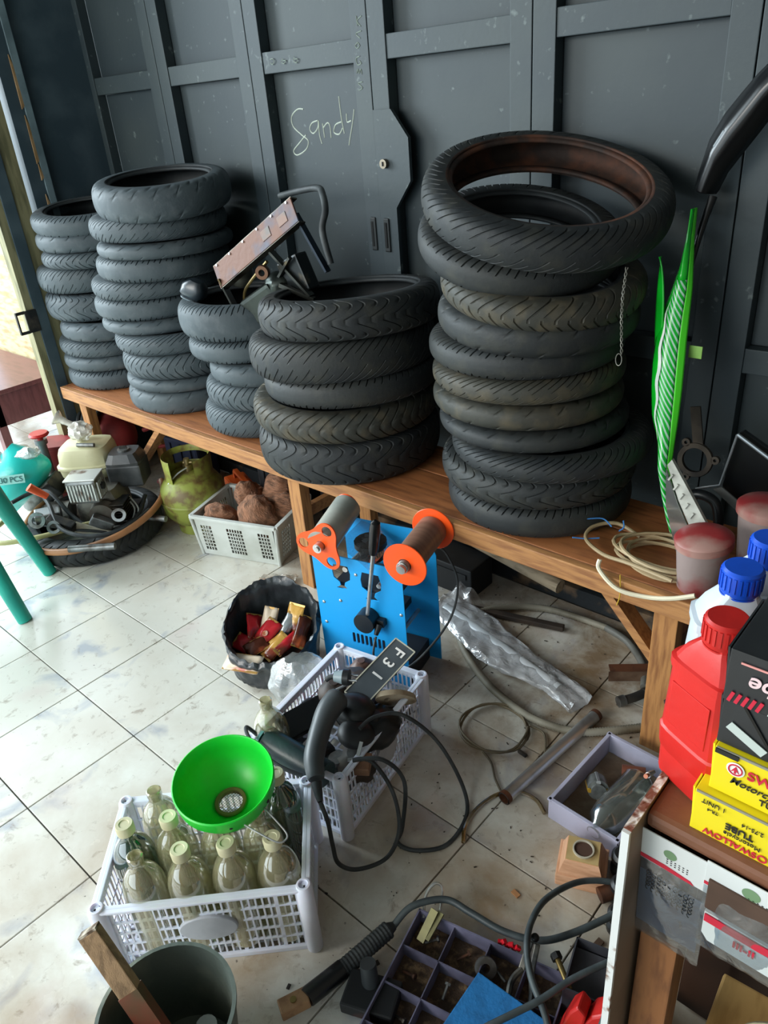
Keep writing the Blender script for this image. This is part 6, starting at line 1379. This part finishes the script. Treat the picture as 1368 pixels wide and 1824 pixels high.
# black fairing above
bf = thing('black_fairing', 'long glossy black fairing leaning on the wall above the green fairing', 'fairing', (0, 0, 0))
PB = [(1.500, 1.232, 1.219), (1.505, 1.262, 1.226), (1.520, 1.325, 1.262), (1.545, 1.372, 1.298), (1.575, 1.410, 1.340), (1.600, 1.440, 1.378), (1.640, 1.478, 1.420), (1.70, 1.53, 1.475), (1.78, 1.60, 1.55)]
def bff(u, v):
    t = v*(len(PB)-1); i = min(int(t), len(PB)-2); f_ = t-i
    x, z1, z0 = [PB[i][k]*(1-f_)+PB[i+1][k]*f_ for k in range(3)]
    return Vector((x+0.045*u, 1.19-0.035*math.sin(PI*u), z1+(z0-z1)*u))
MB().sheet(bff, 10, 60).build('shell', black_gloss, bf, smooth=True, solid=0.004)
MB().tube(smooth_path([(1.545, 1.175, 1.215), (1.538, 1.15, 1.15), (1.533, 1.13, 1.08), (1.54, 1.115, 1.03), (1.545, 1.11, 1.00)]), [0.010, 0.010, 0.009, 0.009, 0.008, 0.008, 0.008, 0.007, 0.007, 0.007, 0.007, 0.006, 0.006, 0.006, 0.006, 0.006, 0.006, 0.006, 0.005, 0.005, 0.005, 0.005, 0.004, 0.004, 0.004][:25], 10).build('stay', black_gloss, bf, smooth=True)
for (x, z) in ((1.60, 1.352), (1.665, 1.40)): MB().lathe([(0.006, 0), (0.012, 0), (0.012, 0.004), (0.006, 0.004), (0.006, 0)], 18, (x, 1.18, z), Euler((PI/2, 0, 0))).build('mounting_eye', black_gloss, bf)
MB().box((1.556, 1.158, 1.325), (0.020, 0.004, 0.035), Euler((0, R_(30), 0)), bevel=0.0015).build('pale_insert', mat('pale_insert', '#7c868c', 0.3), bf)
# white mirrored fairing piece
wf = thing('white_fairing', 'white and mirror-like angular fairing piece standing behind the red cup', 'fairing', (0, 0, 0))
MB().prism([(1.606, 0.690), (1.615, 0.705), (1.650, 0.655), (1.725, 0.545), (1.715, 0.505), (1.690, 0.520), (1.640, 0.610)], 0.010, VERT, (0, 0.93, 0)).build('ribbed_edge', mat('ribbed_white', '#c9cbc2', 0.4, c2='#8f9088', nscale=12), wf)
MB().prism([(1.606, 0.680), (1.640, 0.605), (1.690, 0.515), (1.675, 0.48), (1.650, 0.48), (1.615, 0.590)], 0.006, VERT, (0, 0.925, 0)).build('mirror_panel', mat('mirror_silver', '#d6dadc', 0.12, 0.9), wf)
for k in range(7):
    p = Vector((1.622+0.014*k, 0.926, 0.672-0.0205*k)); MB().bar(p, p+Vector((-0.008, 0, -0.016)), 0.004, 0.003, up=(0, 1, 0)).build('rib', mat('ribbed_white', ''), wf)
MB().prism([(1.655, 0.48), (1.685, 0.48), (1.690, 0.515), (1.665, 0.545)], 0.004, VERT, (0, 0.92, 0)).build('red_patch', dusty_red, wf)
# dark bike parts at the right end
bm_ = mat('sooty_plastic', '#101316', 0.35, c2='#22262a', nscale=10)
dp = thing('dark_bike_parts', 'black angular motorcycle front cowl at the right end of the bench', 'cowl', (0, 0, 0))
MB().prism([(1.690, 0.715), (1.70, 0.722), (1.84, 0.65), (1.84, 0.53), (1.74, 0.50), (1.672, 0.575)], 0.012, VERT, (0, 1.12, 0)).build('cowl_panel', black_gloss, dp)
MB().tube([(1.692, 1.105, 0.718), (1.768, 1.105, 0.676), (1.84, 1.10, 0.635)], 0.0045, 8).tube([(1.692, 1.105, 0.718), (1.684, 1.10, 0.66), (1.672, 1.10, 0.585), (1.62, 1.09, 0.565)], 0.003, 8).build('silver_trim', mat('silver_trim', '#8f979c', 0.3, 0.6), dp, smooth=True)
MB().prism([(1.66, 0.575), (1.68, 0.585), (1.76, 0.535), (1.74, 0.52)], 0.004, VERT, (0, 1.09, 0)).build('grey_blade', mat('grey_blade', '#6b6e6c', 0.5), dp)
MB().tube(smooth_path([(1.60, 1.05, 0.52), (1.63, 1.05, 0.57), (1.68, 1.05, 0.565), (1.70, 1.04, 0.52), (1.69, 1.04, 0.485)]), 0.012, 10).build('bracket_arm', bm_, dp, smooth=True)
cp = thing('clutch_plate', 'dusty bronze cast bracket with bolt holes beside the green fairing', 'engine part', (1.600, 1.12, 0.625), 0, rot=(R_(80), 0, 0))
MB().lathe([(0.030, -0.006), (0.042, -0.006), (0.044, 0), (0.042, 0.006), (0.030, 0.006), (0.030, -0.006)], 30).build('ring', mat('dusty_bronze', '#4c443a', 0.6, 0.4, c2='#2a2622', nscale=14), cp, smooth=True)
for a in (0.2, 2.2, 4.4): MB().lathe([(0.004, -0.006), (0.010, -0.006), (0.010, 0.006), (0.004, 0.006), (0.004, -0.006)], 16, (0.048*math.cos(a), 0.048*math.sin(a), 0)).build('bolt_lug', mat('dusty_bronze', ''), cp, smooth=True)
MB().bar((0.0, 0.04, 0), (-0.02, 0.13, 0.01), 0.024, 0.006).build('arm', mat('dusty_bronze', ''), cp)
pd = thing('supporting_box', 'black storage box behind the cups at the right bench end', 'box', (1.80, 1.10, BZ))
MB().box((0.02, 0.06, 0.02), (0.14, 0.06, 0.04), bevel=0.004).box((0.02, 0.028, 0.02), (0.11, 0.006, 0.02)).build('body', bm_, pd)
# twisted wire hanging off the top tyre
b = MB()
for ph in (0, PI): b.tube([(1.505+0.0022*math.cos(k*0.6+ph)-0.004*math.sin(k*0.05), 0.868+0.0022*math.sin(k*0.6+ph), 1.125-k*0.0023) for k in range(78)], 0.0011, 5)
b.tube([(1.502+0.007*math.cos(a), 0.868, 0.935+0.013*math.sin(a)) for a in [2*PI*i/18 for i in range(18)]], 0.0011, 5, closed=True)
tag(b.build('twisted_wire', mat('galvanised_wire', '#7d7c74', 0.5, 0.5)), 'twisted wire with end loop hanging from the rightmost stack', 'wire')

# ================================================================ METAL BRACKET IN THE SHORT STACK
ms = thing('metal_bracket', 'worn pinkish metal channel with dark struts standing in the short stack', 'bracket', (0, 0, 0))
A_ = Vector((0.150, 0.86, 1.000)); B_ = Vector((0.475, 0.93, 1.200))
pinkm = mat('worn_pink_metal', '#664638', 0.5, 0.2, c2='#4c4b56', spec=0.3, nscale=9, lo=0.45, hi=0.6, bump=0.2)
upv = Vector((0.35, -0.72, 0.42)); upv = (upv - (B_-A_).normalized()*upv.dot((B_-A_).normalized())).normalized()
MB().bar(A_, B_, 0.074, 0.006, up=upv, bevel=0.002).build('channel_face', pinkm, ms)
sdv = (B_-A_).normalized().cross(upv).normalized()
for s_ in (-1, 1):
    MB().bar(A_+sdv*0.037*s_-upv*0.012, B_+sdv*0.037*s_-upv*0.012, 0.004, 0.026, up=upv).build('channel_flange', mat('tarnished_flange', '#6b675c', 0.3, 0.8, c2='#2e2a26', nscale=14), ms)
for k in range(6): MB().cyl(A_.lerp(B_, 0.05+0.18*k)+sdv*(-0.031)+upv*0.002, A_.lerp(B_, 0.05+0.18*k)+sdv*(-0.031)+upv*0.0065, 0.0035, n=10).build('rivet', chrome, ms)
for f_ in (0.66, 0.86): 
    MB().bar(A_.lerp(B_, f_-0.05)+upv*0.003, A_.lerp(B_, f_+0.05)+upv*0.003, 0.030, 0.003, up=upv, bevel=0.001).build('embossed_plate', mat('embossed_plate', '#5f4538', 0.45, 0.4, c2='#4b4540', nscale=20), ms)
frm = mat('sooty_strut', '#3a3c38', 0.35, 0.7, c2='#6b5c3e', nscale=16, lo=0.55, hi=0.7)
MB().bar(A_-upv*0.01, (0.195, 0.90, 0.845), 0.060, 0.005, up=(-0.7, -0.6, 0)).build('end_plate', frm, ms)
MB().bar(A_.lerp(B_, 0.55)-upv*0.02, (0.50, 0.93, 0.96), 0.022, 0.008).build('strut', frm, ms)
MB().bar(A_.lerp(B_, 0.95)-upv*0.02, (0.560, 0.95, 1.03), 0.020, 0.008).build('strut', mat('blue_black_strut', '#1f2833', 0.3, 0.6), ms)
MB().tube(smooth_path([(0.21, 0.90, 0.87), (0.235, 0.89, 0.95), (0.30, 0.875, 1.00), (0.38, 0.88, 1.06)]), 0.005, 8).build('brass_rod', mat('rod_bronze', '#6b5a34', 0.35, 0.8), ms, smooth=True)
MB().sphere((0.36, 0.93, 0.985), 0.045, 22, 14, (1.1, 0.9, 0.8), nz=0.15).build('casting', mat('casting_green_grey', '#3c423e', 0.35, 0.7, c2='#15171a'), ms, smooth=True)
MB().box((0.30, 0.93, 0.93), (0.14, 0.10, 0.09), Euler((0.2, -0.5, 0.2)), bevel=0.012).build('crankcase', mat('casting_green_grey', ''), ms)
MB().box((0.43, 0.95, 1.01), (0.09, 0.05, 0.11), Euler((0, -0.4, 0.1)), bevel=0.006).build('side_housing', mat('side_housing', '#1b2021', 0.3, 0.5, c2='#4a4438', nscale=20, lo=0.55, hi=0.7), ms)
MB().bar((0.27, 0.92, 0.90), (0.45, 0.91, 1.07), 0.012, 0.008).build('strut', frm, ms)
MB().bar((0.24, 0.93, 0.87), (0.32, 0.92, 0.95), 0.03, 0.006).build('rust_flap', mat('rust_flap', '#5d3d28', 0.6, 0.3, c2='#2c211a'), ms)
MB().bar((0.40, 0.90, 0.99), (0.51, 0.93, 0.95), 0.014, 0.012).build('strut', frm, ms)
MB().lathe([(0.010, -0.01), (0.020, -0.01), (0.022, 0), (0.020, 0.01), (0.010, 0.01), (0.010, -0.01)], 20, (0.365, 0.87, 1.03), Euler((PI/2, 0, 0.5))).build('bearing', mat('bearing_copper', '#5f4331', 0.35, 0.7), ms, smooth=True)
MB().sphere((0.19, 0.92, 1.005), 0.05, 20, 14, (0.8, 0.9, 0.9)).build('lamp_shell', mat('lamp_shell', '#5c5d55', 0.3, 0.5), ms, smooth=True)
tag(MB().tube(smooth_path([(0.20, 1.12, 1.205), (0.32, 1.10, 1.225), (0.42, 1.08, 1.235), (0.50, 1.02, 1.225), (0.545, 0.98, 1.19), (0.545, 0.96, 1.14), (0.565, 0.96, 1.05)], 6), 0.010, 12).build('black_hose', black_rubber, smooth=True), 'black rubber hose arching over the metal bracket in front of the doors', 'hose')
tl = thing('mirror_housing', 'small black plastic mirror housing resting on the short stack rim', 'mirror housing', (0.005, 0.86, 0.945), 0, rot=(0, R_(20), R_(15)))
MB().loft([(-0.03, 0.025, 0.02, 0, 0), (-0.01, 0.045, 0.032, 0, 0), (0.02, 0.042, 0.03, 0.004, 0), (0.04, 0.022, 0.018, 0.01, 0)], 22, 3).build('shell', mat('housing_black', '#1d252b', 0.3, c2='#2c353b'), tl, smooth=True)
MB().loft([(-0.034, 0.012, 0.012, -0.005, -0.01), (-0.022, 0.034, 0.024, 0, -0.012), (-0.018, 0.034, 0.024, 0, -0.012)], 18, 3).build('lens', mat('lens_grey', '#5e6b72', 0.2), tl, smooth=True)

# ================================================================ FLOOR LITTER
for k, (x, y, w, m_, lb) in enumerate(((1.655, 0.245, 0.018, '#c08a5c', 'small tan paper scrap on the tiles above the organiser'), (1.835, 0.255, 0.022, '#5c4636', 'brown torn scrap between the organiser and the white board'), (1.525, -0.045, 0.016, '#3a322a', 'dark chip of plastic beside the electrode holder'),
        (1.345, 0.0, 0.006, '#2c2826', 'tiny dark nut on the tiles right of the bottle crate'), (1.425, -0.18, 0.010, '#2a2624', 'tiny dark crumb between the bucket and the electrode holder'))):
    s_ = MB().box((x, y, 0.002), (w, w*0.6, 0.003), Euler((0, 0, random.uniform(0, 3))), bevel=0.0008).build('floor_scrap', mat('scrap_%d' % k, m_, 0.7)); tag(s_, lb, 'scrap')
chips = MB(); 
for k in range(420):
    x = random.uniform(0.5, 1.9); y = random.uniform(-0.1, 1.15)
    if random.random() > (0.15 + 0.85*min(1, max((x-0.9)/0.8, (y-0.55)/0.5))): continue
    s_ = random.uniform(0.0008, 0.0028); chips.box((x, y, 0.0012), (s_*random.uniform(1, 3.5), s_, 0.0012), Euler((0, 0, random.uniform(0, 3))))
o = chips.build('floor_grit', mat('grit_dark', '#3b332b', 0.9)); tag(o, 'scattered dark grit and crumbs on the dirty floor tiles', 'grit', kind='stuff')
